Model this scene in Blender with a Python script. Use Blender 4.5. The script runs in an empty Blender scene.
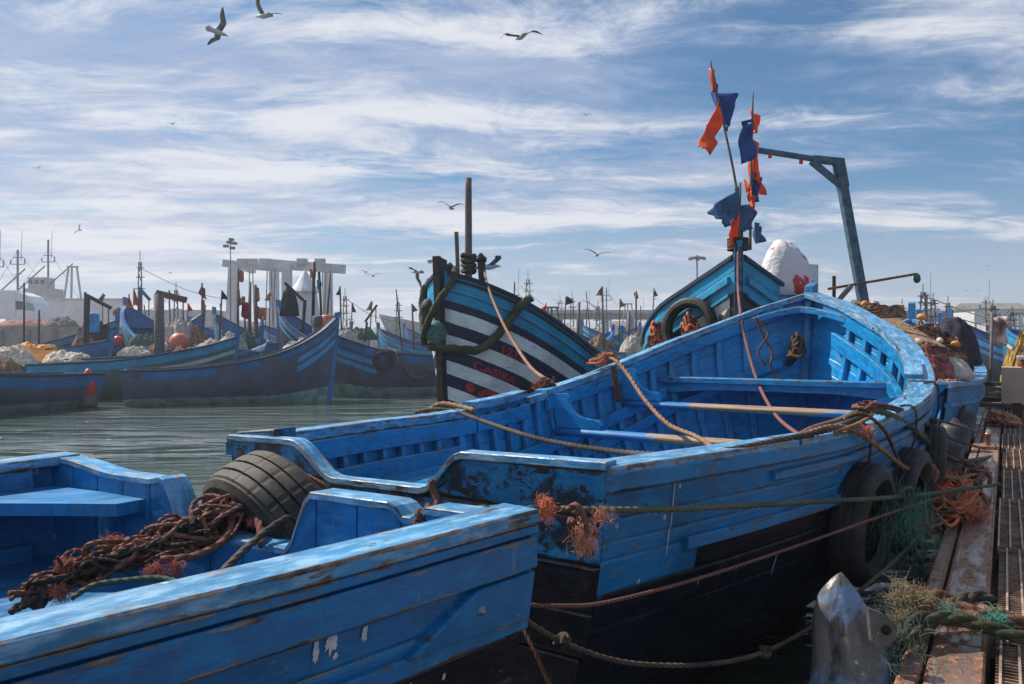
import bpy, math, random
from mathutils import Vector, Matrix, noise
V = Vector
PI = math.pi
R = math.radians
scene = bpy.context.scene
COL = scene.collection
random.seed(7)
F = 817.6; HOR = 343.7; H = 1.843

def pt(px, py, Y):
    """a world point at depth Y metres"""
    return V(((px-512)/F*Y, Y, H-(py-HOR)/F*Y))

# ------------------------------------------------------------------ materials
class NT:
    def __init__(s, name):
        s.m = bpy.data.materials.new(name); s.m.use_nodes = True
        s.t = s.m.node_tree; s.n = s.t.nodes; s.l = s.t.links
        s.n.clear()
        s.out = s.n.new('ShaderNodeOutputMaterial')
        s.b = s.n.new('ShaderNodeBsdfPrincipled')
        s.l.new(s.b.outputs[0], s.out.inputs[0])
    def put(s, sock, v):
        if hasattr(v, 'links'): s.l.new(v, sock)
        else: sock.default_value = v
    def coord(s, kind='Object'):
        return s.n.new('ShaderNodeTexCoord').outputs[kind]
    def scale(s, vec, sc):
        n = s.n.new('ShaderNodeMapping'); s.l.new(vec, n.inputs[0]); n.inputs['Scale'].default_value = sc
        return n.outputs[0]
    def noise(s, vec, scale=5, detail=4, rough=.55, dist=0, col=False):
        n = s.n.new('ShaderNodeTexNoise'); s.l.new(vec, n.inputs['Vector'])
        n.inputs['Scale'].default_value = scale; n.inputs['Detail'].default_value = detail
        n.inputs['Roughness'].default_value = rough; n.inputs['Distortion'].default_value = dist
        return n.outputs['Color' if col else 0]
    def vor(s, vec, scale, feat='F1', out='Distance'):
        n = s.n.new('ShaderNodeTexVoronoi'); s.l.new(vec, n.inputs['Vector']); n.inputs['Scale'].default_value = scale
        n.feature = feat
        return n.outputs[out]
    def math(s, op, a, b=0.0, c=None, clamp=False):
        n = s.n.new('ShaderNodeMath'); n.operation = op; n.use_clamp = clamp
        s.put(n.inputs[0], a); s.put(n.inputs[1], b)
        if c is not None: s.put(n.inputs[2], c)
        return n.outputs[0]
    def ramp(s, v, a, b, lo=0., hi=1.):
        n = s.n.new('ShaderNodeMapRange'); s.put(n.inputs[0], v)
        n.inputs[1].default_value = a; n.inputs[2].default_value = b; n.inputs[3].default_value = lo; n.inputs[4].default_value = hi
        n.interpolation_type = 'SMOOTHSTEP'
        return n.outputs[0]
    def mix(s, f, a, b, blend='MIX'):
        n = s.n.new('ShaderNodeMix'); n.data_type = 'RGBA'; n.blend_type = blend
        s.put(n.inputs[0], f); s.put(n.inputs[6], a); s.put(n.inputs[7], b)
        return n.outputs[2]
    def attr(s, name):
        n = s.n.new('ShaderNodeAttribute'); n.attribute_name = name
        return n.outputs['Fac']
    def bump(s, h, strength=.3, dist=.01):
        n = s.n.new('ShaderNodeBump'); s.l.new(h, n.inputs['Height'])
        n.inputs['Strength'].default_value = strength; n.inputs['Distance'].default_value = dist
        s.l.new(n.outputs[0], s.b.inputs['Normal'])
    def set(s, **k):
        for a, v in k.items():
            s.put(s.b.inputs[a.replace('_', ' ')], v)

def c4(c, k=1.): return (c[0]*k, c[1]*k, c[2]*k, 1)
MC = {}
def paint(name, base, chip=.66, wood=(.20, .165, .13), dirt=.4, dirtcol=(.03, .03, .028), rough=.45, var=.3, spots=.5, bump=.35, light=None, worn=1.0, dth=(.56, .74)):
    if name in MC: return MC[name]
    chip -= .032
    k = NT(name); uv = k.coord('UV'); ob = k.coord('Object')
    big = k.noise(ob, 1.6, 5, .6)
    grain = k.noise(k.scale(uv, (2.5, 55, 1)), 1, 4, .6)
    brush = k.noise(k.scale(uv, (9, 26, 1)), 1, 5, .65)
    chipn = k.noise(k.scale(uv, (6, 20, 1)), 1, 9, .72, .3)
    light = light or (min(1, base[0]*2.+.012), min(1, base[1]*1.45+.02), min(1, base[2]*1.2+.02))
    col = k.mix(k.ramp(big, .36, .64), c4(base, 1-var), c4(base, 1.0+var*.5))
    col = k.mix(k.ramp(brush, .42, .66, 0, .6), col, c4(light))
    col = k.mix(k.ramp(grain, .5, .75, 0, .35), col, c4(base, .45))
    # dull dirt in patches
    dn = k.noise(ob, 4.5, 7, .68)
    wear = k.attr('wear')
    dm = k.ramp(k.math('ADD', dn, k.math('MULTIPLY', wear, .12)), dth[0], dth[1], 0, dirt)
    col = k.mix(dm, col, c4(dirtcol))
    # streaks running down
    st = k.noise(k.scale(uv, (30, 3.0, 1)), 1, 5, .6)
    col = k.mix(k.ramp(st, .60, .78, 0, .35), col, c4((.30, .36, .40)))
    ru = k.noise(k.scale(uv, (17, 2.4, 1)), 1.3, 5, .6)
    col = k.mix(k.ramp(ru, .63, .72, 0, .45), col, c4((.10, .055, .03)))
    # chipped paint
    cm = k.ramp(k.math('ADD', chipn, k.math('MULTIPLY', wear, .13*worn)), chip, chip+.025)
    woodc = k.mix(k.ramp(grain, .35, .65), c4(wood, .55), c4(wood, 1.25))
    woodc = k.mix(k.ramp(dn, .45, .6), woodc, c4((.03, .027, .025)))
    col = k.mix(cm, col, woodc)
    # nicks, pale and dark
    sp1 = k.noise(k.scale(uv, (22, 60, 1)), 1, 6, .75); sp2 = k.noise(k.scale(uv, (14, 34, 1)), 1.7, 7, .8)
    col = k.mix(k.ramp(sp1, .605, .635, 0, .75), col, c4(wood, .45))
    col = k.mix(k.ramp(sp2, .615, .65, 0, .55*min(1, spots*1.6)), col, c4((.34, .42, .50)))
    # sun faded cloudy areas
    fd = k.noise(ob, 2.6, 6, .7, .6)
    col = k.mix(k.ramp(fd, .52, .72, 0, .26), col, c4(light))
    # bird droppings and scuffs
    sv = k.vor(k.scale(uv, (7, 5, 1)), 1)
    sm = k.math('MULTIPLY', k.ramp(sv, .05, .075, 1, 0), k.ramp(k.noise(ob, 2.7, 2), .52, .56))
    col = k.mix(k.math('MULTIPLY', sm, spots), col, c4((.62, .64, .62)))
    k.set(Base_Color=col, Roughness=k.ramp(brush, .3, .75, rough-.12, rough+.22))
    k.b.inputs['Specular IOR Level'].default_value = .45
    hgt = k.math('ADD', k.math('MULTIPLY', grain, .5), k.math('MULTIPLY', brush, .8))
    hgt = k.math('SUBTRACT', hgt, k.math('MULTIPLY', cm, .5))
    k.bump(hgt, bump, .006)
    MC[name] = k.m
    return k.m

def plain(name, base, rough=.7, var=.35, scale=8, metal=0., bump=.3, base2=None, dist=.01, spec=.4, uv=False):
    if name in MC: return MC[name]
    k = NT(name); ob = k.coord('UV' if uv else 'Object')
    n = k.noise(ob, scale, 6, .65)
    n2 = k.noise(ob, scale*5, 4, .6)
    c = k.mix(k.ramp(n, .32, .68), c4(base, 1-var), c4(base2 or base, 1+var*.5))
    c = k.mix(k.ramp(n2, .55, .75, 0, .4), c, c4(base, .5))
    k.set(Base_Color=c, Roughness=rough, Metallic=metal)
    k.b.inputs['Specular IOR Level'].default_value = spec
    k.bump(k.math('ADD', n, k.math('MULTIPLY', n2, .5)), bump, dist)
    MC[name] = k.m
    return k.m

def ropemat(name, c1, c2, c3=None):
    if name in MC: return MC[name]
    k = NT(name); uv = k.coord('UV'); ob = k.coord('Object')
    sp = k.n.new('ShaderNodeSeparateXYZ'); k.l.new(uv, sp.inputs[0])
    ph = k.math('MULTIPLY', k.math('SUBTRACT', k.math('MULTIPLY', sp.outputs[1], 3.), k.math('MULTIPLY', sp.outputs[0], 3.)), 2*PI)
    tw = k.math('SINE', ph)
    fib = k.noise(k.scale(uv, (30, 9, 1)), 1, 4, .7)
    n = k.noise(ob, 3.5, 5, .6); n2 = k.noise(ob, 40, 4, .7)
    c = k.mix(k.ramp(n, .38, .62), c4(c1), c4(c2))
    if c3: c = k.mix(k.ramp(n2, .5, .62), c, c4(c3))
    c = k.mix(k.ramp(fib, .5, .75, 0, .6), c, c4(c1, .35))
    k.set(Base_Color=c, Roughness=.85)
    k.b.inputs['Specular IOR Level'].default_value = .2
    k.bump(k.math('ADD', k.math('MULTIPLY', tw, .6), fib), .7, .004)
    MC[name] = k.m
    return k.m

# ------------------------------------------------------------------ mesh builder
class MB:
    def __init__(s):
        s.v = []; s.f = []; s.uv = []; s.w = []; s.mi = []; s.sm = []
    def add(s, verts, faces, uvs=None, wear=None, mi=0, smooth=False):
        o = len(s.v); s.v += [tuple(p) for p in verts]
        s.w += list(wear) if wear else [0.]*len(verts)
        for j, f in enumerate(faces):
            s.f.append(tuple(i+o for i in f))
            s.uv.append(uvs[j] if uvs else [(verts[i][0]+verts[i][2]*.3, verts[i][1]+verts[i][2]*.7) for i in f])
            s.mi.append(mi if isinstance(mi, int) else mi[j]); s.sm.append(smooth)
    def loft(s, rings, closed=True, cap=True, mi=0, smooth=False, wear=None, uv0=(0, 0), flip=False, mifn=None, rope=None):
        """rings of equal length joined in order; u runs along, v round the ring, both in metres"""
        n = len(rings[0]); m = len(rings)
        verts = [p for r in rings for p in r]
        U = [uv0[0]]
        for i in range(1, m):
            a = sum(rings[i], V((0, 0, 0)))/n; b = sum(rings[i-1], V((0, 0, 0)))/n
            U.append(U[-1]+(a-b).length)
        if rope: U = [u/(rope*11.) for u in U]
        mid = rings[m//2]; W = [uv0[1]]
        for j in range(1, n+1): W.append(W[-1]+(mid[j % n]-mid[j-1]).length)
        if rope: W = [j/n for j in range(n+1)]
        faces = []; uvs = []; mis = []
        for i in range(m-1):
            for j in range(n if closed else n-1):
                k = (j+1) % n
                q = (i*n+j, (i+1)*n+j, (i+1)*n+k, i*n+k)
                u = [(U[i], W[j]), (U[i+1], W[j]), (U[i+1], W[j+1]), (U[i], W[j+1])]
                if flip: q = q[::-1]; u = u[::-1]
                faces.append(q); uvs.append(u); mis.append(mifn(i, j) if mifn else mi)
        if closed and cap:
            for i, rev in ((0, False), (m-1, True)):
                q = tuple(i*n+j for j in range(n))
                u = [(uv0[0]+(rings[i][j]-rings[i][0]).length*.7, uv0[1]+j*.01) for j in range(n)]
                if rev: q = q[::-1]; u = u[::-1]
                if flip: q = q[::-1]; u = u[::-1]
                faces.append(q); uvs.append(u); mis.append(mi if not mifn else mifn(min(i, m-2), 0))
        wr = None
        if wear: wr = [wear[j] for i in range(m) for j in range(n)]
        s.add(verts, faces, uvs, wr, mis, smooth)
    def sweep(s, pts, outs, ups, w0, w1, h0, h1, ch=.006, mi=0, smooth=False):
        """rectangular bar with worn chamfered edges; spans [w0,w1] along outs and [h0,h1] along ups"""
        e = min(.012, (w1-w0)*.2, (h1-h0)*.2); c = min(ch, e*.6)
        prof = []; wr = []
        for (x, y, dx, dy) in ((w0, h0, 1, 1), (w1, h0, -1, 1), (w1, h1, -1, -1), (w0, h1, 1, -1)):
            a = [((x, y+dy*(c+e)), 0), ((x, y+dy*c), 1), ((x+dx*c, y), 1), ((x+dx*(c+e), y), 0)]
            if (x == w1) != (y == h1): a = a[::-1]
            for q, ww in a: prof.append(q); wr.append(ww)
        rings = []
        for p, o, u in zip(pts, outs, ups): rings.append([p+o*x+u*y for x, y in prof])
        s.loft(rings, wear=wr, mi=mi, smooth=smooth, uv0=(random.random()*9, random.random()*9))
    def beam(s, a, b, w, h, up=V((0, 0, 1)), ch=.006, mi=0, seg=1, bend=0):
        a = V(a); b = V(b); d = (b-a).normalized(); o = d.cross(up)
        if o.length < 1e-4: o = d.cross(V((1, 0, 0)))
        o.normalize(); u = o.cross(d).normalized()
        pts = [a.lerp(b, i/seg)+u*bend*math.sin(PI*i/seg) for i in range(seg+1)]
        s.sweep(pts, [o]*len(pts), [u]*len(pts), -w/2, w/2, -h/2, h/2, ch, mi)
    def box(s, c, sz, rz=0., mi=0, ch=.006):
        c = V(c); d = V((math.cos(rz), math.sin(rz), 0))*sz[0]/2
        s.beam(c-d, c+d, sz[1], sz[2], mi=mi, ch=ch)
    def tube(s, pts, r, n=8, mi=0, twist=False, smooth=True, res=None, closed=False):
        """a round rope or pole along a smooth curve through pts; r number or list"""
        P = spline(pts, res or max(4, int(60/len(pts))), closed) if len(pts) > 2 else [V(p) for p in pts]
        if twist:
            L = sum((P[i+1]-P[i]).length for i in range(len(P)-1)); P = resample(P, max(8, int(L/(r*1.1))))
        m = len(P)
        rr = [r]*m if not isinstance(r, (list, tuple)) else [r[0]+(r[-1]-r[0])*i/(m-1) for i in range(m)]
        t = (P[1]-P[0]).normalized(); a = t.orthogonal().normalized(); rings = []; ln = 0
        for i in range(m):
            t2 = (P[min(i+1, m-1)]-P[max(i-1, 0)])
            t2 = t2.normalized() if t2.length > 1e-9 else t
            a = (a-t2*a.dot(t2))
            a = a.normalized() if a.length > 1e-6 else t2.orthogonal().normalized()
            b = t2.cross(a); t = t2
            if i: ln += (P[i]-P[i-1]).length
            ring = []
            for j in range(n):
                th = 2*PI*j/n; q = rr[i]
                if twist: q *= 1+(.17 if r > .0095 else .10)*math.cos(3*(th-ln/(rr[i]*11)*2*PI))
                ring.append(P[i]+(a*math.cos(th)+b*math.sin(th))*q)
            rings.append(ring)
        s.loft(rings, smooth=smooth, mi=mi, cap=not closed, rope=rr[0])
    def lathe(s, prof, c, axis=V((0, 0, 1)), n=20, mi=0, smooth=True, closed=False, mifn=None):
        """prof = [(radius, height)]"""
        axis = V(axis).normalized(); a = axis.orthogonal().normalized(); b = axis.cross(a); c = V(c)
        rings = [[c+axis*h+(a*math.cos(2*PI*j/n)+b*math.sin(2*PI*j/n))*max(r, .0005) for j in range(n)] for r, h in prof]
        if closed: rings.append(rings[0])
        s.loft(rings, smooth=smooth, mi=mi, cap=not closed, mifn=mifn)
    def prism(s, poly, a, b, mi=0):
        """poly = world points; extruded by vector b-a"""
        d = V(b)-V(a); s.loft([[V(p) for p in poly], [V(p)+d for p in poly]], mi=mi)
    def build(s, name, mats, parent=None, label=None, cat=None, group=None, kind=None, base=True):
        me = bpy.data.meshes.new(name)
        off = V((0, 0, 0))
        if parent is None and base and s.v:
            xs = [p[0] for p in s.v]; ys = [p[1] for p in s.v]; zs = [p[2] for p in s.v]
            off = V(((min(xs)+max(xs))/2, (min(ys)+max(ys))/2, min(zs)))
        me.from_pydata([(p[0]-off.x, p[1]-off.y, p[2]-off.z) for p in s.v], [], s.f)
        if not isinstance(mats, (list, tuple)): mats = [mats]
        for m in mats: me.materials.append(m)
        uvl = me.uv_layers.new(name='UVMap')
        fl = [c for f in s.uv for u in f for c in u]
        if len(fl) == len(me.loops)*2: uvl.data.foreach_set('uv', fl)
        me.polygons.foreach_set('material_index', s.mi); me.polygons.foreach_set('use_smooth', s.sm)
        at = me.attributes.new('wear', 'FLOAT', 'POINT'); at.data.foreach_set('value', s.w)
        me.update()
        o = bpy.data.objects.new(name, me); COL.objects.link(o); o.location = off
        if parent: o.parent = parent
        return tag(o, label, cat, group, kind)

def tag(o, label=None, cat=None, group=None, kind=None):
    for k, v in (('label', label), ('category', cat), ('group', group), ('kind', kind)):
        if v: o[k] = v
    return o
def empty(name, loc, rz, label, cat, group=None):
    o = bpy.data.objects.new(name, None); COL.objects.link(o); o.location = loc; o.rotation_euler = (0, 0, rz)
    o.empty_display_size = .2
    return tag(o, label, cat, group)
def spline(pts, res, closed=False):
    P = [V(p) for p in pts]; n = len(P); out = []
    for i in range(n if closed else n-1):
        if closed: a, b, c, d = P[i-1], P[i], P[(i+1) % n], P[(i+2) % n]
        else: a, b, c, d = P[max(i-1, 0)], P[i], P[i+1], P[min(i+2, n-1)]
        for k in range(res):
            t = k/res
            out.append(.5*((2*b)+(c-a)*t+(2*a-5*b+4*c-d)*t*t+(3*b-a-3*c+d)*t**3))
    out.append(P[0] if closed else P[-1])
    return out
def resample(P, n):
    L = [0]
    for i in range(1, len(P)): L.append(L[-1]+(P[i]-P[i-1]).length)
    out = []; j = 0
    for k in range(n+1):
        d = L[-1]*k/n
        while j < len(P)-2 and L[j+1] < d: j += 1
        e = L[j+1]-L[j]
        out.append(P[j].lerp(P[j+1], min(1, (d-L[j])/e) if e > 1e-9 else 0))
    return out
def hermite(kv):
    k = [a for a, _ in kv]; v = [b for _, b in kv]; n = len(k)
    d = [(v[min(i+1, n-1)]-v[max(i-1, 0)])/(k[min(i+1, n-1)]-k[max(i-1, 0)]) for i in range(n)]
    def f(s):
        if s <= k[0]: return v[0]
        if s >= k[-1]: return v[-1]
        i = 0
        while k[i+1] < s: i += 1
        h = k[i+1]-k[i]; t = (s-k[i])/h
        return (2*t**3-3*t*t+1)*v[i]+(t**3-2*t*t+t)*h*d[i]+(-2*t**3+3*t*t)*v[i+1]+(t**3-t*t)*h*d[i+1]
    return f

# ------------------------------------------------------------------ hull
class Hull:
    """x forward from the stern, y to port, z up from the waterline"""
    def __init__(s, L, B, Z, keel=-.3, keelbow=.0, rake=.5, flare=.14, skew=0., heel=0., n=(3.2, 3.4, 1.7), srake=.08):
        s.L = L; s.B = hermite(B); s.Z = hermite(Z); s.keel = keel; s.kb = keelbow; s.rake = rake; s.flare = flare
        s.skew = skew; s.th = math.tan(R(heel)); s.nf = hermite([(0, n[0]), (.5, n[1]), (.8, (n[1]+n[2])/2), (1, n[2])]); s.srake = srake
    def zg(s, t, side): return s.Z(t)-side*s.B(t)*s.th
    def zk(s, t):
        u = max(0, (t-.8)/.2); return s.keel+(s.kb-s.keel)*u*u
    def P(s, u, side, t, off=0.):
        p = s._P(u, side, t)
        if off:
            a = s._P(min(u+.004, 1), side, t)-s._P(max(u-.004, 0), side, t); b = s._P(u, side, min(t+.01, 1.02))-s._P(u, side, max(t-.01, 0))
            n = a.cross(b)*(-side)
            if n.length < 1e-9: n = V((0, side, 0))
            p = p+n.normalized()*off
        return p
    def _P(s, u, side, t):
        b = max(.02, s.B(u)); zg = s.zg(u, side); zk = s.zk(u); q = max(0, 1-t)
        sh = (1-q**s.nf(u))*(1-s.flare*q)
        w = max(0, (u-.55)/.45); w = w*w*(3-2*w)
        x = u*s.L-s.rake*w*q**1.2+s.srake*(1-u)**6*q
        y = side*(.018+(b-.018)*sh)
        x += s.skew*y*(1-u)
        return V((x, y, zk+(zg-zk)*t))
    def D(s, u, side, d, off=0.):
        return s.P(u, side, 1-d/(s.zg(u, side)-s.zk(u)), off)
    def out(s, u, side):
        a = s._P(min(u+.006, 1), side, 1)-s._P(max(u-.006, 0), side, 1); a.z = 0
        n = V((-a.y, a.x, 0))*side
        if n.length < 1e-6: n = V((0, side, 0))
        n.normalize(); return n
    def yat(s, u, z, off=-.05):
        """half breadth at height z"""
        lo, hi = 0., 1.
        for _ in range(18):
            m = (lo+hi)/2
            if s._P(u, 1, m).z < z: lo = m
            else: hi = m
        return max(0, abs(s._P(u, 1, lo).y)+off)
def stations(n, a=0., b=1., bow=True):
    return [a+(b-a)*((1-(1-i/n)**1.5) if bow else i/n) for i in range(n+1)]

def hull_skin(h, D, nlow, matfn, mats, parent, ns=44, off=0., inner=False, tmin=0., name='hull', seam=.005, tealz=None, thick=None):
    """planked skin; D = depths of the seams below the rail, then nlow strakes down to the keel"""
    mb = MB(); S = stations(ns)
    for side in (1, -1):
        def rows(u):
            T = h.zg(u, side)-h.zk(u); ts = [1-d/T for d in D]
            if tealz is not None:
                tw = (tealz(u)-h.zk(u))/T; tl = ts[-1]
                return ts+[tl+(tw-tl)*(i+1)/nlow for i in range(nlow)]+[tw*.5, tmin]
            return ts+[ts[-1]+(tmin-ts[-1])*(i+1)/nlow for i in range(nlow)]
        RR = [rows(u) for u in S]; K = len(RR[0])
        for k in range(K-1):
            rings = []
            for u, rw in zip(S, RR):
                a, b = rw[k], rw[k+1]; T = h.zg(u, side)-h.zk(u); e = min(.011/T, abs(a-b)*.2)
                sub = max(1, min(3, int(abs(a-b)*T/.12)))
                fr = [0, None]
                ring = [h.P(u, side, a, off-seam*(1 if not inner else -1)), h.P(u, side, a-e, off)]
                for j in range(1, 4): ring.append(h.P(u, side, a-e+(b-a+2*e)*j/4, off))
                ring += [h.P(u, side, b+e, off), h.P(u, side, b, off-seam*(1 if not inner else -1))]
                rings.append(ring)
            wr = [1, 0, 0, 0, 0, 0, 1]
            mb.loft(rings, closed=False, wear=wr, smooth=False, uv0=(k*3.7+side, k*1.3), flip=(side > 0) != inner,
                    mifn=lambda i, j, k=k: matfn(k, (S[i]+S[i+1])/2, side))
    return mb.build(name, mats, parent)

def rail(h, s0, s1, side, w0, w1, h0, h1, n=30, mb=None, d=0., off=0., tilt=0.):
    """bar that follows the sheer; w0..w1 outward from the skin, h0..h1 up from depth d"""
    mb = mb or MB(); pts = []; outs = []; ups = []
    for u in stations(n, s0, s1, s1 > .9):
        p = h.D(u, side, d) if d else h.P(u, side, 1)
        o = h.out(u, side)
        if d:
            q = h.D(u, side, d, .01)-p
            o = (o+q.normalized()*.3).normalized()
        up = V((0, 0, 1))+o*tilt
        pts.append(p); outs.append(o); ups.append(up)
    mb.sweep(pts, outs, ups, w0, w1, h0, h1)
    return mb

def ribs(h, S, sides, d0, d1, mat, parent, w=.05, dep=.045, off=-.045, zlow=None):
    for u in S:
        for side in sides:
            mb = MB(); pts = []
            T = h.zg(u, side)-h.zk(u); t0 = 1-d0/T; t1 = ((zlow-h.zk(u))/T if zlow is not None else 1-d1/T)
            if t1 > t0-.05: continue
            for i in range(7): pts.append(h.P(u, side, t0+(t1-t0)*i/6, off-dep/2))
            ax = (h._P(min(1, u+.01), side, .8)-h._P(u-.01, side, .8)).normalized()
            ups = []
            for i in range(7):
                tg = pts[min(i+1, 6)]-pts[max(i-1, 0)]; ups.append(ax.cross(tg).normalized())
            mb.sweep(pts, [ax]*7, ups, -w/2, w/2, -dep/2, dep/2)
            mb.build('rib', mat, parent)

def deck(h, s0, s1, z, mat, parent, name='floor_boards', bw=.16, th=.03, inset=-.055, n=14, gap=.006):
    mb = MB(); y0 = -1.7
    while y0 < 1.7:
        y1 = y0+bw-gap; seg = []
        for i in range(n+1):
            u = s0+(s1-s0)*i/n; y = h.yat(u, z, inset)
            a, b = max(y0, -y), min(y1, y)
            if b-a > .02: seg.append((u, a, b))
            elif len(seg) > 1: break
            else: seg = []
        if len(seg) > 1:
            rings = []
            for u, a, b in seg:
                w = max(0, (u-.55)/.45); x = u*h.L
                f = lambda y: x+h.skew*y*(1-u)
                e = .01
                rings.append([V((f(a), a, z-th)), V((f(b), b, z-th)), V((f(b), b, z-e*.4)), V((f(b)-0, b-e, z)), V((f(a), a+e, z)), V((f(a), a, z-e*.4))])
            mb.loft(rings, wear=[0, 0, 1, .3, .3, 1], uv0=(y0*3, y0))
        y0 += bw
    return mb.build(name, mat, parent)

def transom(h, top, mats, parent, boards=.17, th=.055, zlow=-.2, matfn=None, x0=0., name='transom', n=110):
    """top(f): drop below the straight line between the corners, f = -1 starboard .. 1 port"""
    mb = MB()
    def bottom(y):
        lo, hi = 0., 1.
        side = 1 if y >= 0 else -1
        for _ in range(16):
            m = (lo+hi)/2
            if abs(h._P(0, side, m).y) < abs(y): lo = m
            else: hi = m
        return h._P(0, side, lo).z
    b = h.B(0)-.002
    ys = [b*(-1+2*i/n) for i in range(n+1)]
    ztop = lambda y: h.Z(0)-y*h.th-top(y/b)
    zz = zlow; k = 0
    levels = []
    zmax = max(ztop(y) for y in ys)
    while zz < zmax: levels.append(zz); zz += boards
    levels.append(zmax+.01)
    for k in range(len(levels)-1):
        run = []
        for y in ys+[None]:
            if y is not None:
                lo = max(levels[k], bottom(y)); hi = min(levels[k+1]-.004, ztop(y))
                if hi-lo > .004:
                    run.append((y, lo, hi)); continue
            if len(run) > 1:
                rings = []
                for (y, lo, hi) in run:
                    e = min(.012, (hi-lo)*.3)
                    def X(z): return x0+h.skew*y+h.srake*max(0, (h.Z(0)-z)/(h.Z(0)-h.keel))
                    rings.append([V((X(lo)+.004, y, lo)), V((X(lo), y, lo+e)), V((X(hi), y, hi-e)), V((X(hi)+.004, y, hi)),
                                  V((X(hi)+th-.004, y, hi)), V((X(hi)+th, y, hi-e)), V((X(lo)+th, y, lo+e)), V((X(lo)+th-.004, y, lo))])
                mb.loft(rings, wear=[1, 0, 0, 1, 1, 0, 0, 1], uv0=(k*2.1, k*.7), mi=0 if not matfn else matfn(levels[k]))
            run = []
    t = mb.build(name, mats, parent)
    return t, ztop, b

# ------------------------------------------------------------------ paints
BLUE = (.003, .145, .385)
P_blue = paint('blue_paint', BLUE, chip=.665, dirt=.45)
P_blueworn = paint('blue_paint_worn', (.004, .155, .39), chip=.62, dirt=.5, wood=(.15, .14, .125), rough=.5, worn=.6, spots=.7)
P_bluegloss = paint('blue_paint_inside', (.002, .20, .48), chip=.68, dirt=.25, rough=.36, spots=.3)
P_top = paint('rail_top_paint', (.03, .24, .48), chip=.61, dirt=.45, rough=.42, light=(.34, .54, .72), wood=(.24, .2, .17))
P_grubby = paint('blue_paint_grubby', (.004, .17, .42), chip=.56, dirt=.93, dirtcol=(.007, .010, .016), wood=(.012, .014, .018), rough=.55, dth=(.47, .55))
P_black = paint('black_tar_paint', (.0035, .006, .015), chip=.69, dirt=.3, rough=.42, wood=(.03, .035, .045), light=(.006, .010, .022), spots=.5, worn=.15)
P_navy = paint('navy_paint', (.018, .028, .06), chip=.68, dirt=.3, rough=.55, wood=(.08, .08, .09), light=(.03, .04, .07))
P_white = paint('chalky_white_paint', (.42, .50, .55), chip=.66, dirt=.35, rough=.6, wood=(.12, .13, .14), light=(.62, .68, .72), spots=.1)
P_cyan = paint('sky_blue_paint', (.010, .27, .50), chip=.67, dirt=.35, rough=.5)
P_teal = plain('teal_bottom_paint', (.14, .34, .29), .6, .4, 3, base2=(.28, .44, .37))
P_woodblue = paint('worn_thwart_paint', (.012, .14, .48), chip=.47, dirt=.25, wood=(.36, .24, .15), rough=.5)
M_wood = plain('bare_timber', (.22, .13, .075), .75, .4, 14, base2=(.34, .22, .13))
M_darkwood = plain('tarred_timber', (.045, .035, .028), .7, .4, 12)
M_grey = plain('weathered_timber', (.16, .13, .11), .8, .4, 12)
M_tyre = plain('tyre_rubber', (.012, .012, .013), .6, .5, 7, base2=(.03, .03, .03), bump=.3, dist=.004, spec=.35)
M_rust = plain('rusty_iron', (.12, .05, .025), .8, .5, 20, base2=(.2, .09, .045))
M_steelblue = plain('blue_grey_steel_paint', (.04, .10, .15), .5, .35, 9, base2=(.07, .13, .18))
RP_green = ropemat('green_grey_rope', (.055, .085, .06), (.12, .13, .085))
RP_olive = ropemat('olive_mossy_rope', (.035, .04, .022), (.09, .085, .05), (.05, .075, .055))
RP_brown = ropemat('brown_rope', (.13, .055, .035), (.20, .09, .06), (.07, .04, .03))
RP_dark = ropemat('dark_rope', (.05, .04, .032), (.11, .085, .065))
RP_orange = ropemat('orange_rope', (.62, .15, .06), (.52, .20, .10))
RP_tan = ropemat('tan_rope', (.26, .14, .085), (.32, .20, .13), (.18, .08, .05))
RP_pink = ropemat('pink_rope', (.22, .10, .085), (.16, .08, .065))
M_fray_o = plain('orange_fibre', (.65, .20, .10), .9, .3, 30)
M_fray_g = plain('green_fibre', (.08, .28, .21), .9, .3, 30)
M_fray_k = plain('khaki_fibre', (.26, .20, .12), .9, .3, 30)
# ------------------------------------------------------------------ ropes, frays, tyres, heaps
def fray(mb, c, n, ln, d=V((0, 0, -1)), spread=1., r=.0008, mi=0, curl=.5, rnd=random):
    d = V(d)
    tufts = [(d+V((rnd.gauss(0, 1), rnd.gauss(0, 1), rnd.gauss(0, 1)-.35))*spread*.6).normalized() for _ in range(max(3, int(n)//22))]
    n = int(n*2.2)
    for _ in range(n):
        v = (rnd.choice(tufts)+V((rnd.gauss(0, 1), rnd.gauss(0, 1), rnd.gauss(0, 1)))*.22).normalized()
        p = V(c)+V((rnd.gauss(0, 1), rnd.gauss(0, 1), rnd.gauss(0, 1)))*ln*.26; pts = [p]
        L = ln*rnd.choice((rnd.uniform(.25, .7), rnd.uniform(.5, 1.15)))
        k_ = 6 if ln < .2 else 9
        bend = V((rnd.gauss(0, 1), rnd.gauss(0, 1), rnd.gauss(0, 1)))*.35
        for k in range(k_):
            v = (v+bend*.35+V((rnd.gauss(0, 1), rnd.gauss(0, 1), rnd.gauss(0, 1)-.45))*curl*.75).normalized()
            p = p+v*L/k_; pts.append(p)
        mb.tube(pts, [r*1.2, r*.7], 3, mi, smooth=False, res=1)

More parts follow.
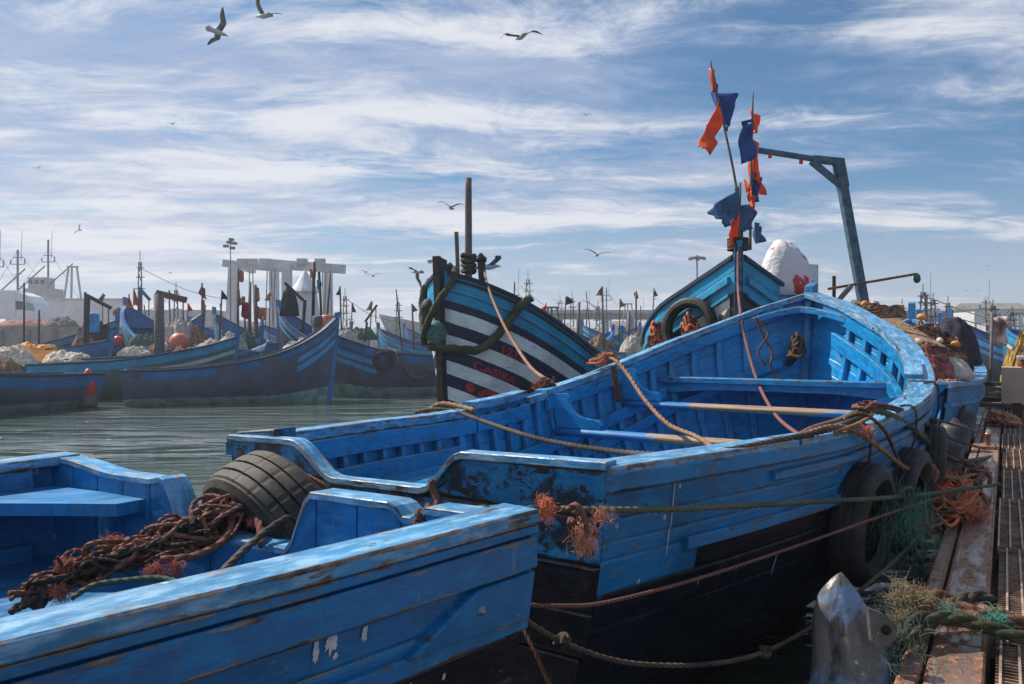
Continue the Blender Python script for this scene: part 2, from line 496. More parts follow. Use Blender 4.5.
def rope(name, label, cat, pts, r, mat, group=None, knots=(), frays=(), fmat=None, twist=True, n=9, parent=None):
    mb = MB(); mb.tube(pts, r, n, twist=twist)
    o = mb.build(name, mat, parent, label, cat, group)
    for (c, sc) in knots:
        k = MB(); c = V(c)
        rd = random.Random(int(c.x*991+c.z*77))
        a = V((rd.gauss(0, 1), rd.gauss(0, 1), rd.gauss(0, 1))).normalized(); b = a.orthogonal().normalized(); e = a.cross(b)
        P = [c+(a*math.cos(t*2.)*(1+.45*math.cos(t*3.))+b*math.sin(t*2.)*(1+.45*math.cos(t*3.))+e*.8*math.sin(t*3.))*sc*r*1.7 for t in [i*2*PI/16 for i in range(16)]]
        k.tube(P, r*1.05, n, twist=twist, closed=True, res=5)
        off = o.location if parent is None else V((0, 0, 0))
        ko = k.build('knot', mat, o); ko.location = -off
    for (c, cnt, ln, d) in frays:
        k = MB(); fray(k, c, cnt, ln, V(d), 1.)
        fo = k.build('frayed_end', fmat or M_fray_o, o); fo.location = -(o.location if parent is None else V((0, 0, 0)))
    return o

def tyre(name, label, c, axis, ro=.31, w=.2, ri=.185, mat=None, group='tyre fenders', n=168, parent=None):
    mb = MB(); h = w/2
    prof = [(ri, -h*.55), (ri+.012, -h*.72), (ri+.03, -h*.9), (ro*.78, -h*1.08), (ro*.9, -h*1.02), (ro*.965, -h*.86),
            (ro*.97, -h*.80), (ro*.99, -h*.74), (ro, -h*.46), (ro*.98, -h*.44), (ro*.98, -h*.40), (ro*1.008, -h*.38), (ro*1.01, -h*.05), (ro*.985, -h*.03)]
    full = prof+[(a, -b) for a, b in reversed(prof)]
    inner = [(ri+.01, h*.4), (ro*.82, h*.75), (ro*.9, h*.4), (ro*.91, 0), (ro*.9, -h*.4), (ro*.82, -h*.75), (ri+.01, -h*.4)]
    axis = V(axis).normalized(); a = axis.orthogonal().normalized(); b = axis.cross(a); c = V(c)
    P = full+inner; rings = []
    for j in range(n+1):
        th = 2*PI*j/n; rad = a*math.cos(th)+b*math.sin(th); ring = []
        for i, (rr, hh) in enumerate(P):
            if 6 <= i <= 21 and j % 7 == 0: rr -= .0018
            ring.append(c+axis*hh+rad*rr*(1+.02*math.sin(2*th+1)))
        rings.append(ring)
    mb.loft(rings, closed=True, cap=False, smooth=False)
    return mb.build(name, mat or M_tyre, parent, label, None if parent else 'tyre', None if parent else group)

def heap(name, label, cat, c, rx, ry, hh, mat, seed=0, rough=.45, freq=3., group=None, rz=0., n=40, parent=None, fold=0.):
    mb = MB(); verts = []; faces = []; c = V(c); m = 18
    sd = V((seed*3.1, seed*1.7, seed*.9))
    for i in range(m+1):
        q = i/m
        for j in range(n):
            th = 2*PI*j/n
            x, y = rx*q*math.cos(th), ry*q*math.sin(th)
            e = 1+.25*noise.noise(V((math.cos(th), math.sin(th), seed))*1.3)
            z = hh*(max(0, 1-q**2.2))**.7
            p = V((x*e, y*e, 0))
            nn = noise.fractal(p*freq+sd, .7, 2.1, 5)
            z = max(0, z*(1+rough*nn)+ (fold*abs(noise.noise(p*freq*2+sd)) if q < .95 else 0))
            p = p*(1+.1*nn*q); ca, sa = math.cos(rz), math.sin(rz)
            verts.append(c+V((p.x*ca-p.y*sa, p.x*sa+p.y*ca, z)))
    for i in range(m):
        for j in range(n):
            k = (j+1) % n; faces.append((i*n+j, (i+1)*n+j, (i+1)*n+k, i*n+k))
    faces.append(tuple(m*n+j for j in reversed(range(n))))
    mb.add(verts, faces, smooth=fold < .01)
    return mb.build(name, mat, parent, label, cat, group)

def tangle(name, label, cat, c, rx, ry, hh, r, mats, nr=10, seed=1, group=None, rz=0., parent=None, twist=True, n=7, steps=9, frays=0, fmat=None, fl=.06):
    """a heap of loosely coiled rope"""
    rd = random.Random(seed); mb = MB(); c = V(c); ca, sa = math.cos(rz), math.sin(rz); ends = []
    for k in range(nr):
        ph = rd.uniform(0, 6.28); pts = []; w = rd.uniform(.45, 1.0); dr = rd.choice((-1, 1)); cx = rd.uniform(-.35, .35)
        for i in range(steps):
            a = ph+dr*i*rd.uniform(.6, 1.0); q = w*rd.uniform(.55, 1.)
            x = rx*(cx+q*math.cos(a)*(1-abs(cx))); y = ry*q*math.sin(a)
            z = r+hh*max(0, 1-(x/rx)**2-(y/ry)**2)**.6*rd.uniform(.35, 1.)
            pts.append(c+V((x*ca-y*sa, x*sa+y*ca, z)))
        mb.tube(pts, r*rd.uniform(.75, 1.15), n, mi=rd.randrange(len(mats)), twist=twist, res=8); ends.append(pts[-1])
    o = mb.build(name, mats, parent, label, cat, group)
    if frays:
        f = MB()
        for e in ends[:frays]: fray(f, e, 60, fl, V((0, 0, .5)), 1.3, rnd=rd)
        fo = f.build('frayed_end', fmat or M_fray_o, o); fo.location = -(o.location if parent is None else V((0, 0, 0)))
    return o

def world_of(root, p):
    return Matrix.Translation(root.location) @ Matrix.Rotation(root.rotation_euler.z, 4, 'Z') @ V(p)

# ------------------------------------------------------------------ the big blue boat
hA = Hull(6.014, [(0, 1.071), (.2, 1.327), (.4, 1.447), (.6, 1.482), (.8, 1.139), (.93, .551), (1, .03)],
          [(0, 1.389), (.17, 1.382), (.33, 1.377), (.5, 1.437), (.67, 1.601), (.85, 1.946), (1, 2.354)], heel=1.26, rake=.55, flare=.16)
hd = 36.33
A = empty('wooden_boat', (-.536, 3.42, 0), R(90-hd), 'big open bright blue boat with two worn timber thwarts, moored against the jetty', 'boat')
aw = lambda p: world_of(A, p)

def a_mat(k, u, side):
    if k <= 3: return 0
    if k == 4: return 1 if u > .085 else 0
    return 1
hull_skin(hA, [0, .09, .18, .26, .325, .45, .58, .73, .90], 4, a_mat, [P_blueworn, P_black], A, ns=64, seam=.003)
# inside planking, port cleaner than starboard
hull_skin(hA, [0, .14, .28, .42, .56, .70, .86], 2, lambda k, u, s: 0, [P_bluegloss], A, ns=44, off=-.042, inner=True, tmin=.34, name='inner_planking', seam=.004)
# cap rails
for (s0, s1, w0, h1) in ((0, .2, -.145, 0), (.205, .62, -.15, 0), (.625, .995, -.15, .004)):
    rail(hA, s0, s1, -1, w0, .022, -.05+h1, .012+h1, tilt=.06).build('cap_rail', P_top, A)
for (s0, s1, dz) in ((0, .372, 0), (.376, .50, .045), (.506, .545, -.02), (.55, .995, .0)):
    rail(hA, s0, s1, 1, -.10, .022, -.05+dz, .012+dz, tilt=.04).build('cap_rail', P_top, A)
rail(hA, .63, .70, -1, -.17, -.05, .014, .05, n=8).build('mooring_pad', P_top, A)
# rubbing strakes outside
for side in (-1, 1):
    rail(hA, .0, .985, side, -.02, .026, -.075, -.012, n=48).build('rubbing_strake', P_blueworn, A)
    rail(hA, .17, .985, side, -.02, .024, -.02, .02, n=48, d=.13).build('rubbing_strake', P_blueworn, A)
    rail(hA, .075, .985, side, -.02, .03, -.026, .022, n=48, d=.325).build('rubbing_strake', P_blueworn, A)
# inside: inwale, ribs, stringers
for side, a, b in ((1, .0, .372), (1, .376, .50), (1, .55, .97), (-1, .0, .97)):
    hh = .135 if side < 0 else .115
    rail(hA, a, b, side, -.125, -.085, -.05-hh, -.05, n=26).build('inwale', P_bluegloss, A)
ribs(hA, [.035+i*.033 for i in range(9)], (1, -1), .05, 0, P_bluegloss, A, zlow=.95, w=.045)
ribs(hA, [.345+i*.0365 for i in range(17)], (1, -1), .05, 0, P_bluegloss, A, zlow=.25, w=.065)
rail(hA, .28, .80, 1, -.125, -.085, -.06, .05, n=26, d=.44).build('stringer', P_bluegloss, A)
rail(hA, .0, .34, 1, -.13, -.085, -.10, .02, n=26, d=.25).build('stringer', P_bluegloss, A)
rail(hA, .0, .95, -1, -.14, -.085, -.09, .06, n=30, d=.34).build('stringer', P_bluegloss, A)
rail(hA, .60, .97, 1, -.125, -.085, -.04, .05, n=20, d=.62).build('stringer', P_bluegloss, A)
deck(hA, .008, .30, 1.02, P_bluegloss, A, 'stern_deck', bw=.19)
deck(hA, .30, .96, .34, P_bluegloss, A, 'floor_boards')
# stern deck face
y = hA.yat(.30, .9, -.06)
mb = MB()
for z0 in (.36, .58, .80): mb.beam((.30*hA.L, -hA.yat(.30, z0, -.06), z0+.1), (.30*hA.L, hA.yat(.30, z0, -.06), z0+.1), .03, .21)
mb.build('bulkhead', P_bluegloss, A)
# thwarts
def a_thwart(u, z, name, w=.10, hgt=.075, mat=P_woodblue, seg=1, yin=-.075):
    yy = hA.yat(u, z, yin); mb = MB(); prof = []
    rings = []
    for i in range(13):
        t = -1+2*i/12; rings.append([V((u*hA.L+math.cos(a)*w*.5*(.8+.2*abs(math.cos(a))), yy*t, z+math.sin(a)*hgt*.5)) for a in [j*PI/6 for j in range(12)]])
    mb.loft(rings, smooth=True, uv0=(0, u*7)); return mb.build(name, mat, A)
# the middle of each thwart is rubbed down to the bare timber
def thwart_mat():
    k = NT('thwart_rubbed_bare'); ob = k.coord('Object'); uv = k.coord('UV')
    sp = k.n.new('ShaderNodeSeparateXYZ'); k.l.new(ob, sp.inputs[0])
    edge = k.noise(k.scale(uv, (5, 22, 1)), 1, 6, .65)
    a = k.math('ABSOLUTE', k.math('ADD', sp.outputs[1], .12))
    m = k.ramp(k.math('ADD', a, k.math('MULTIPLY', k.math('SUBTRACT', edge, .5), 1.5)), .56, .64, 1, 0)
    g = k.noise(k.scale(uv, (3, 70, 1)), 1, 5, .6)
    wood = k.mix(k.ramp(g, .35, .65), c4((.20, .12, .07)), c4((.44, .30, .19)))
    bl = k.mix(k.ramp(edge, .4, .7), c4((.002, .14, .40)), c4((.02, .24, .50)))
    k.set(Base_Color=k.mix(m, bl, wood), Roughness=.55); k.bump(k.math('ADD', g, k.math('MULTIPLY', m, -.4)), .35, .005)
    return k.m
M_thw = thwart_mat()
a_thwart(.565, 1.10, 'thwart', mat=M_thw)
a_thwart(.715, 1.29, 'thwart', mat=M_thw, w=.13, hgt=.065)
# forward beam with the shaped lower edge
u = .80; z = 1.50; yy = hA.yat(u, z, -.06); mb = MB(); rings = []
for i in range(25):
    t = -1+2*i/24; e = .085+.05*max(0, (abs(t)-.45)/.55)**1.5
    x = u*hA.L
    rings.append([V((x-.03, yy*t, z-e)), V((x+.03, yy*t, z-e)), V((x+.03, yy*t, z+.02)), V((x+.022, yy*t, z+.03)), V((x-.09, yy*t, z+.03)), V((x-.10, yy*t, z+.02)), V((x-.10, yy*t, z-.02)), V((x-.03, yy*t, z-.03))])
mb.loft(rings, wear=[0, 0, 0, 0, 1, 1, 0, 0]); mb.build('bow_beam', P_bluegloss, A)
deck(hA, .805, .985, 1.49, P_bluegloss, A, 'foredeck', bw=.14, inset=-.03)
# knees over the thwarts
def knee(u, z, side, ln, hgt, th=.05):
    T = hA.zg(u, side)-.03; y1 = hA.yat(u, z, -.10); y2 = hA.yat(u, T-.06, -.085); zb = z+.038
    poly = [(y1, zb)]
    poly += [(y1-ln, zb), (y1-ln-.012, zb+.03), (y1-ln*.96, zb+.062)]
    c = 8
    for i in range(c+1):
        a = PI/2*i/c; poly.append((y1-ln*.9+(ln*.9-.11)*math.sin(a)**1.0, zb+.075+(T-zb-.13)*(1-math.cos(a))**1.1))
    poly += [(y1-.11, T-.025), (y1-.085, T), (y2, T)]
    x = u*hA.L; mb = MB()
    P0 = [V((x-th/2, side*a, b)) for a, b in poly]; P1 = [p+V((th, 0, 0)) for p in P0]
    mb.loft([P0, P1] if side > 0 else [P0, P1], flip=side < 0); return mb.build('knee', P_bluegloss, A)
def knee2(u, z):
    y1 = hA.yat(u, z, -.08); mb = MB(); x = u*hA.L
    poly = [(y1, z+.03)]+[(y1-.17-.13*math.sin(a), z+.03+.10*math.cos(a)) for a in [PI/2-i*PI/2/6 for i in range(7)]]+[(y1, z+.16)]
    P0 = [V((x-.025, -a, b)) for a, b in poly]; mb.loft([P0, [p+V((.05, 0, 0)) for p in P0]], flip=True); return mb.build('knee', P_bluegloss, A)
knee(.565, 1.10, 1, .42, .3); knee(.715, 1.29, 1, .36, .3)
knee2(.565, 1.10); knee2(.715, 1.29)
# transom
def drop(f):
    t = (1-f)/2
    def sm(a, b): q = min(1, max(0, (t-a)/(b-a))); return q*q*(3-2*q)
    return .155*(sm(.22, .36)-sm(.60, .70))-.012
tr, zt, bA = transom(hA, drop, [P_grubby, P_black], A, matfn=lambda z: 0 if z > .93 else 1, zlow=-.29)
mb = MB(); pts = []
for i in range(61):
    y = bA*(1-2*i/60); pts.append(V((.028, y, zt(y)+.006)))
mb.sweep(pts, [V((1, 0, 0))]*61, [V((0, 0, 1))]*61, -.042, .036, -.02, .01)
mb.build('transom_cap', P_top, A)
mb = MB(); mb.beam((.10, bA-.01, 1.36), (.10, bA-.30, 1.39), .13, .09); mb.build('quarter_block', P_grubby, A)
# stem, breasthook
mb = MB(); pts = [hA._P(1, 1, t) for t in [i/10 for i in range(11)]]
pts = [V((p.x+.02, 0, p.z)) for p in pts]+[V((hA.L+.03, 0, hA.Z(1)+.10))]
mb.sweep(pts, [V((0, 1, 0))]*12, [V((1, 0, .3)).normalized()]*12, -.045, .045, -.12, .05); mb.build('stem', P_blueworn, A)
mb = MB(); rings = []
for i in range(17):
    t = -1+2*i/16; yy = hA.B(.945)*t*.98
    x = hA.L*.955-.16*abs(t)**1.3; z = hA.Z(.955)-.05-.11*abs(t)**1.4
    wd = .10*(1-.3*abs(t))
    rings.append([V((x-wd, yy, z-.03)), V((x+wd, yy, z-.03)), V((x+wd, yy, z+.03)), V((x-wd+.01, yy, z+.03)), V((x-wd, yy, z+.02))])
mb.loft(rings, wear=[0, 0, 0, 1, 1]); mb.build('breasthook', P_bluegloss, A)
mb = MB(); mb.beam((hA.L*.965, 0, 1.4), (hA.L*.985, 0, 2.25), .06, .06, up=V((1, 0, 0))); mb.build('apron', P_bluegloss, A)

# ------------------------------------------------------------------ the near blue boat
hB = Hull(6.2, [(0, 1.143), (.1, 1.12), (.2, 1.08), (.4, 1.06), (.6, 1.0), (.8, .8), (.93, .4), (1, .03)],
          [(0, 1.38), (.2, 1.36), (.4, 1.37), (.6, 1.45), (.8, 1.7), (1, 2.2)], skew=-.136, heel=-.3, rake=.5, flare=.12)
Bt = empty('wooden_boat', (-.91, 2.835, 0), R(90+139.5), 'bright blue boat filling the lower left corner, tangled brown rope across its stern', 'boat')
bw_ = lambda p: world_of(Bt, p)
hull_skin(hB, [0, .055, .145, .235, .315, .45, .60, .8, 1.0], 3, lambda k, u, s: 0 if k < 4 else 1, [P_blue, P_black], Bt, ns=60)
hull_skin(hB, [0, .15, .3, .45, .6, .8], 2, lambda k, u, s: 0, [P_blue], Bt, ns=36, off=-.042, inner=True, tmin=.28, name='inner_planking', seam=.004)
for side in (1, -1):
    rail(hB, 0, .99, side, -.115, .018, -.028, .012, n=50).build('cap_rail', P_top, Bt)
    rail(hB, 0, .98, side, -.02, .016, -.052, -.03, n=50).build('moulding', P_blue, Bt)
    rail(hB, 0, .98, side, -.02, .024, -.045, .04, n=50, d=.10).build('rubbing_strake', P_blue, Bt)
    rail(hB, 0, .98, side, -.02, .02, -.02, .025, n=50, d=.29).build('rubbing_strake', P_blueworn, Bt)
    rail(hB, .03, .95, side, -.115, -.085, -.13, -.03, n=26).build('inwale', P_blue, Bt)
    rail(hB, .03, .95, side, -.10, -.055, -.05, .04, n=26, d=.36).build('stringer', P_blue, Bt)
# fashion piece with bolt on the near quarter
mb = MB()
q = []
for (u, d) in ((.0, .152), (.034, .152), (.067, .262), (.0, .275)):
    q.append(hB.D(u, 1, d, .0))
n_ = (q[1]-q[0]).cross(q[3]-q[0]).normalized()
if n_.y < 0: n_ = -n_
inn = [p-n_*.01 for p in q]; ctr = sum(q, V())/4
out_ = [p.lerp(ctr, .06)+n_*.03 for p in q]
mid = [p+n_*.022 for p in q]
mb.loft([inn, mid, out_], flip=True); mb.build('quarter_plate', P_blueworn, Bt)
mb = MB(); cb = hB.D(.032, 1, .205)+n_*.028; mb.lathe([(.013, 0), (.013, .004), (.007, .006), (.006, .013), (.001, .014)], cb, n_, 12); mb.build('bolt', plain('galvanised_bolt', (.3, .32, .34), .5, .3, 30, metal=.6), Bt)
def dropB(f):
    t = (1-f)/2
    def sm(a, b): q = min(1, max(0, (t-a)/(b-a))); return q*q*(3-2*q)
    return .19*(sm(.325, .375)-sm(.60, .66))+.012*(1-sm(.9, 1))+.035*(sm(.13, .145)-sm(.165, .18))+.03*(sm(.62, .7)-sm(.78, .93))
trB, ztB, bB = transom(hB, dropB, [P_blue, P_black], Bt, matfn=lambda z: 0 if z > .95 else 1, boards=.24, zlow=-.28)
# upright liner boards of the transom
yy = -bB+.03
while yy < bB-.05:
    w = min(.17, bB-.03-yy); rings = []; mb = MB()
    for i in range(9):
        y = yy+.003+(w-.006)*i/8; X = .062+hB.skew*y; z1 = ztB(y)-.014
        rings.append([V((X, y, .97)), V((X, y, z1)), V((X+.022+(.004 if 0 < i < 8 else 0), y, z1)), V((X+.022+(.004 if 0 < i < 8 else 0), y, .97))])
    mb.loft(rings); mb.build('lining_board', P_blue, Bt)
    yy += w
mb = MB(); pts = [V((.03+hB.skew*bB*(1-2*i/80), bB*(1-2*i/80), ztB(bB*(1-2*i/80))+.005)) for i in range(81)]
mb.sweep(pts, [V((1, 0, 0))]*81, [V((0, 0, 1))]*81, -.034, .062, -.018, .006); mb.build('transom_cap', P_top, Bt)
deck(hB, .02, .16, .99, P_blue, Bt, 'stern_deck', bw=.2)
deck(hB, .16, .95, .40, P_blue, Bt, 'floor_boards', bw=.2)
mb = MB(); x = .16*hB.L
mb.beam((x+.02, -1.0, 1.0), (x+.02, 1.0, 1.0), .09, .07); mb.build('deck_beam', P_blue, Bt)
mb = MB(); mb.beam((x, -.98, .82), (x, .98, .82), .03, .26); mb.beam((x, -.95, .56), (x, .95, .56), .03, .24); mb.build('bulkhead', P_blue, Bt)
# corner seat of the far quarter: along the side and along the transom
mb = MB(); zs = 1.225
poly = [(.12-hB.skew*-1.05*-1, -1.03), (.12, -.46), (.26, -.44), (.40, -.62), (.55, -.80), (1.2, -.84), (3.4, -.80), (3.4, -1.0), (1.0, -1.03)]
mb.loft([[V((a, b, zs)) for a, b in poly], [V((a, b, zs+.045)) for a, b in poly]], flip=False)
mb.build('quarter_seat', P_blueworn, Bt)
for side in (1, -1): ribs(hB, [.2+i*.05 for i in range(14)], (side,), .1, 0, P_blue, Bt, zlow=.45)

M_splash = plain('dried_white_paint', (.60, .64, .68), .6, .25, 20)
def splash(h, root, side, u, d, du, dd, seed, name='paint_splash', off=.0035):
    rd = random.Random(seed); mb = MB(); P = [h.D(u, side, d, off)]; n = 26
    for i in range(n):
        a = 2*PI*i/n; q = .65+.5*noise.noise(V((math.cos(a)*2, math.sin(a)*2, seed)))+(.35 if math.sin(a) > .6 and i % 3 == 0 else 0)
        P.append(h.D(u+du*q*math.cos(a), side, d+dd*q*math.sin(a), off))
    mb.add(P, [(0, 1+i, 1+(i+1) % n) for i in range(n)]); return mb.build(name, M_splash, root)
splash(hB, Bt, 1, .100, .165, .0035, .030, 3); splash(hB, Bt, 1, .106, .175, .0018, .035, 4); splash(hB, Bt, 1, .0865, .17, .0018, .024, 5)
splash(hB, Bt, 1, .098, .20, .0016, .010, 6); splash(hB, Bt, 1, .0445, .355, .0012, .012, 7); splash(hB, Bt, 1, .062, .345, .0008, .016, 8)
splash(hA, A, -1, .060, .16, .0006, .12, 13, off=.006); splash(hA, A, -1, .059, .30, .0006, .08, 14, off=.006); splash(hA, A, -1, .20, .55, .0008, .07, 15); splash(hA, A, -1, .10, .50, .0006, .03, 16)
# ------------------------------------------------------------------ generic smaller boats
def make_boat(pos, hdg, L, B, Z, bands, D, mats, label, cap=P_top, inside=P_blue, low=3, ns=26, beams=3, post=.3, tealh=None, heel=0.,
              rake=.5, n=(3., 3., 1.4), group=None, ribn=0, floor=.45, capw=.10, loc_z=0., stemmat=None, flare=.16, teal=None, skew=0.):
    h = Hull(L, B, Z, rake=rake, n=n, heel=heel, flare=flare, skew=skew)
    r = empty('wooden_boat', (pos[0], pos[1], loc_z), R(90-hdg), label, 'boat', group)
    nd = len(D)
    tz = (lambda u: teal+.25*max(0, u-.7)/.3) if teal else None
    def mf(k, u, s):
        if tz and k >= nd-1+low: return len(mats)-1
        return bands(k, u, s)
    hull_skin(h, D, low, mf, mats, r, ns=ns, tealz=tz)
    hull_skin(h, [0, .3, .6], 2, lambda k, u, s: 0, [inside], r, ns=18, off=-.05, inner=True, tmin=.15, name='inner_planking', seam=.003)
    for side in (1, -1):
        rail(h, 0, .992, side, -capw-.02, .03, -.05, .015, n=ns).build('cap_rail', cap, r)
        if ribn:
            rail(h, 0, .96, side, -.13, -.09, -.15, -.05, n=16).build('inwale', inside, r)
    if ribn: ribs(h, [.08+.84*i/ribn for i in range(ribn)], (1, -1), .05, 0, inside, r, zlow=floor)
    for i in range(beams):
        u = .22+.5*i/max(1, beams-1); z = h.Z(u)-.28; y = h.yat(u, z, -.07); mb = MB()
        mb.beam((u*L, -y, z), (u*L, y, z), .16, .06); mb.build('thwart', inside, r)
    deck(h, .02, .9, floor, inside, r, 'floor_boards', bw=.35, n=8)
    deck(h, .80, .975, h.Z(.8)-.12, inside, r, 'foredeck', bw=.3, n=6)
    transom(h, lambda f: 0., [mats[bands(1, 0., 1)], mats[bands(nd+1, 0., 1)]], r, matfn=lambda z: 0 if z > h.Z(0)-.45 else 1, zlow=-.25, n=16, boards=.25)
    mb = MB(); pts = [h._P(1, 1, t) for t in [i/8 for i in range(9)]]
    pts = [V((p.x+.02, 0, p.z)) for p in pts]+[V((L+.04, 0, h.Z(1)+post))]
    mb.sweep(pts, [V((0, 1, 0))]*10, [V((1, 0, .2)).normalized()]*10, -.055, .055, -.14, .05); mb.build('stem_post', stemmat or inside, r)
    return r, h

def letters(txt, h, root, side, s0, d0, size, mat, slope=0., th=.012, name='lettering', sx=1.):
    """painted letters that follow the skin of the hull"""
    cu = bpy.data.curves.new('txt', 'FONT'); cu.body = txt; cu.size = size; cu.offset = size*.018
    ob = bpy.data.objects.new('txt', cu); me = bpy.data.meshes.new_from_object(ob)
    vs = []
    for v in me.vertices:
        u = s0+(v.co.x*sx/h.L)*(-1 if side > 0 else 1)
        vs.append(h.D(u, side, d0+slope*v.co.x-v.co.y, .004+th*0))
    fs = [tuple(p.vertices) for p in me.polygons]
    mb = MB(); mb.add(vs, fs); bpy.data.objects.remove(ob); bpy.data.curves.remove(cu); bpy.data.meshes.remove(me)
    # give the paint a little body
    return mb.build(name, mat, root)

# ------------------------------------------------------------------ the striped boat
Dc = [0, .10, .26, .43, .55, .75, .93, 1.13, 1.31, 1.51, 1.69, 1.89]
P_stripew = paint('striped_hull_white', (.68, .75, .79), chip=.66, dirt=.3, rough=.6, wood=(.10, .13, .15), light=(.8, .85, .88), spots=.1, dirtcol=(.1, .16, .18))
P_stripen = paint('striped_hull_navy', (.006, .016, .05), chip=.70, dirt=.2, rough=.5, wood=(.05, .08, .12), light=(.02, .04, .09), spots=.2)
def c_band(k, u, s):
    if k < 3: return 0
    return 1 if k % 2 else 2
C_, hC = make_boat((1.7, 16.8), -150.1, 5.52, [(0, .9), (.3, 1.2), (.6, 1.16), (.8, .9), (.93, .52), (1, .03)],
                   [(0, 1.45), (.25, 1.5), (.45, 1.68), (.6, 1.98), (.8, 2.45), (.92, 2.72), (1, 2.93)], c_band, Dc, [P_cyan, P_stripen, P_stripew],
                   'boat with navy and white diagonal stripes and red writing on its high bow', low=1, ns=40, post=.17, inside=P_cyan,
                   rake=.12, ribn=9, stemmat=P_navy, cap=P_black, n=(3, 3, 1.7), flare=.1)
M_red = paint('red_lettering_paint', (.42, .022, .03), chip=.66, dirt=.3, rough=.6, light=(.6, .08, .07), wood=(.02, .02, .04), spots=0)
letters('1213', hC, C_, 1, .885, .915, .17, M_red, sx=1.3)
letters('CASIRA', hC, C_, 1, .945, 1.295, .16, M_red, sx=1.25)
mb = MB()
def patch(mb, h, side, f, nu=24, off=.004, closed=True):
    pts = [f(i/nu) for i in range(nu+1)]
    rings = [[h.D(a, side, b, off), h.D(c, side, d, off)] for (a, b, c, d) in pts]
    mb.loft(rings, closed=False)
def disc(t):
    a = 2*PI*t; return (.945+.011*math.cos(a), 1.60+.065*math.sin(a), .945, 1.60)
patch(mb, hC, 1, disc); mb.build('red_dot', M_red, C_)
mb = MB()
def eye(t):
    a = PI*1.9*t-.2; return (.885+.040*math.cos(a), 1.66-.15*math.sin(a), .885+.024*math.cos(a), 1.66-.085*math.sin(a))
patch(mb, hC, 1, eye); mb.build('red_scroll', M_red, C_)
mb = MB()
def disc2(t):
    a = 2*PI*t; return (.882+.008*math.cos(a), 1.66+.045*math.sin(a), .882, 1.66)
patch(mb, hC, 1, disc2); mb.build('red_dot', M_red, C_)
mb = MB(); mb.beam((5.45, 0, .2), (5.62, 0, 3.12), .11, .07, up=V((1, 0, 0))); mb.build('stem_face', M_darkwood, C_)
rail(hC, .02, .985, 1, -.02, .03, -.02, .03, n=40, d=.26).build('rubbing_strake', P_cyan, C_)
rail(hC, .02, .985, 1, -.02, .03, -.02, .02, n=40, d=.10).build('rubbing_strake', P_black, C_)
cw = lambda p: world_of(C_, p)
# mast and its lashing
mb = MB(); mb.tube([pt(468.5, 340, 12.9), pt(468.5, 232, 12.9), pt(468.5, 178, 12.9)], [.064, .05], 12, res=4)
mast = mb.build('mast_pole', M_grey, None, 'tall plain wooden pole standing in the striped bow', 'pole')
mb = MB()
for k in range(4):
    c = pt(468.5, 256+k*5, 12.9); P = [c+V((math.cos(a)*.1, math.sin(a)*.1, .02*math.sin(a*2+k))) for a in [i*PI/5 for i in range(10)]]
    mb.tube(P, .032, 8, closed=True, res=3, twist=False)
lo_ = mb.build('lashing', RP_dark, mast); lo_.location = -mast.location
# short samson posts behind the stem
mb = MB(); mb.beam(pt(459, 300, 12.6), pt(459, 232, 12.6)+V((-.04, 0, 0)), .06, .06, up=V((0, 1, 0))); mb.build('thin_post', M_grey, None, 'short crooked stake between the striped stem and the tall pole', 'post')
mb = MB(); mb.beam(pt(484, 300, 12.8), pt(481, 258, 12.8), .12, .12, up=V((0, 1, 0))); mb.lathe([(.09, 0), (.09, .07), (.05, .1), (.02, .14)], pt(481, 262, 12.8), n=10)
mb.build('mooring_post', M_darkwood, None, 'dark stubby post behind the tall pole with a gull on top', 'post')
# thick green rope round the bow
mb = MB()
P = [cw(hC.D(.80, 1, -.08)), cw(hC.D(.84, 1, .12, .07)), cw(hC.D(.885, 1, .55, .08)), cw(hC.D(.93, 1, .95, .08)), cw(hC.D(.965, 1, 1.08, .08)), cw(V((5.66, 0, 1.80))),
     cw(hC.D(.97, -1, 1.0, .09)), cw(hC.D(.93, -1, .75, .08)), cw(hC.D(.90, -1, .35, .08)), cw(hC.D(.90, -1, -.05, .02)), cw(V((5.25, .0, 3.0)))]
mb.tube(P, .062, 12, twist=True, res=14)
gr = mb.build('mooring_rope', RP_olive, None, 'thick mossy green rope looped round the striped bow', 'rope')
mb = MB(); mb.tube([cw(V((5.3, .12, 2.96))), cw(V((5.5, .2, 2.75))), cw(V((5.72, .10, 2.45))), cw(V((5.76, -.1, 2.05))), cw(V((5.6, -.24, 1.85)))], .05, 10, twist=True, res=12)
mb.build('mooring_rope', RP_olive, None, 'shorter green rope crossing down the striped stem to the green float', 'rope')
M_float = plain('green_float', (.04, .14, .11), .7, .4, 6, base2=(.07, .2, .15))
for i, (px, py, rr, lb) in enumerate(((436, 333, .16, 'round green float hanging left of the striped stem'), (429, 308, .13, 'upper dark float hanging beside the striped bow'))):
    mb = MB(); c = pt(px, py, 11.95+i*.5); mb.lathe([(rr*math.sin(a)*(1+.05*math.sin(5*a)), -rr*1.15*math.cos(a)) for a in [j*PI/10 for j in range(11)]], c, n=16)
    mb.build('net_float', M_float if i == 0 else plain('dark_float', (.03, .045, .04), .7, .4, 6), None, lb, 'float')

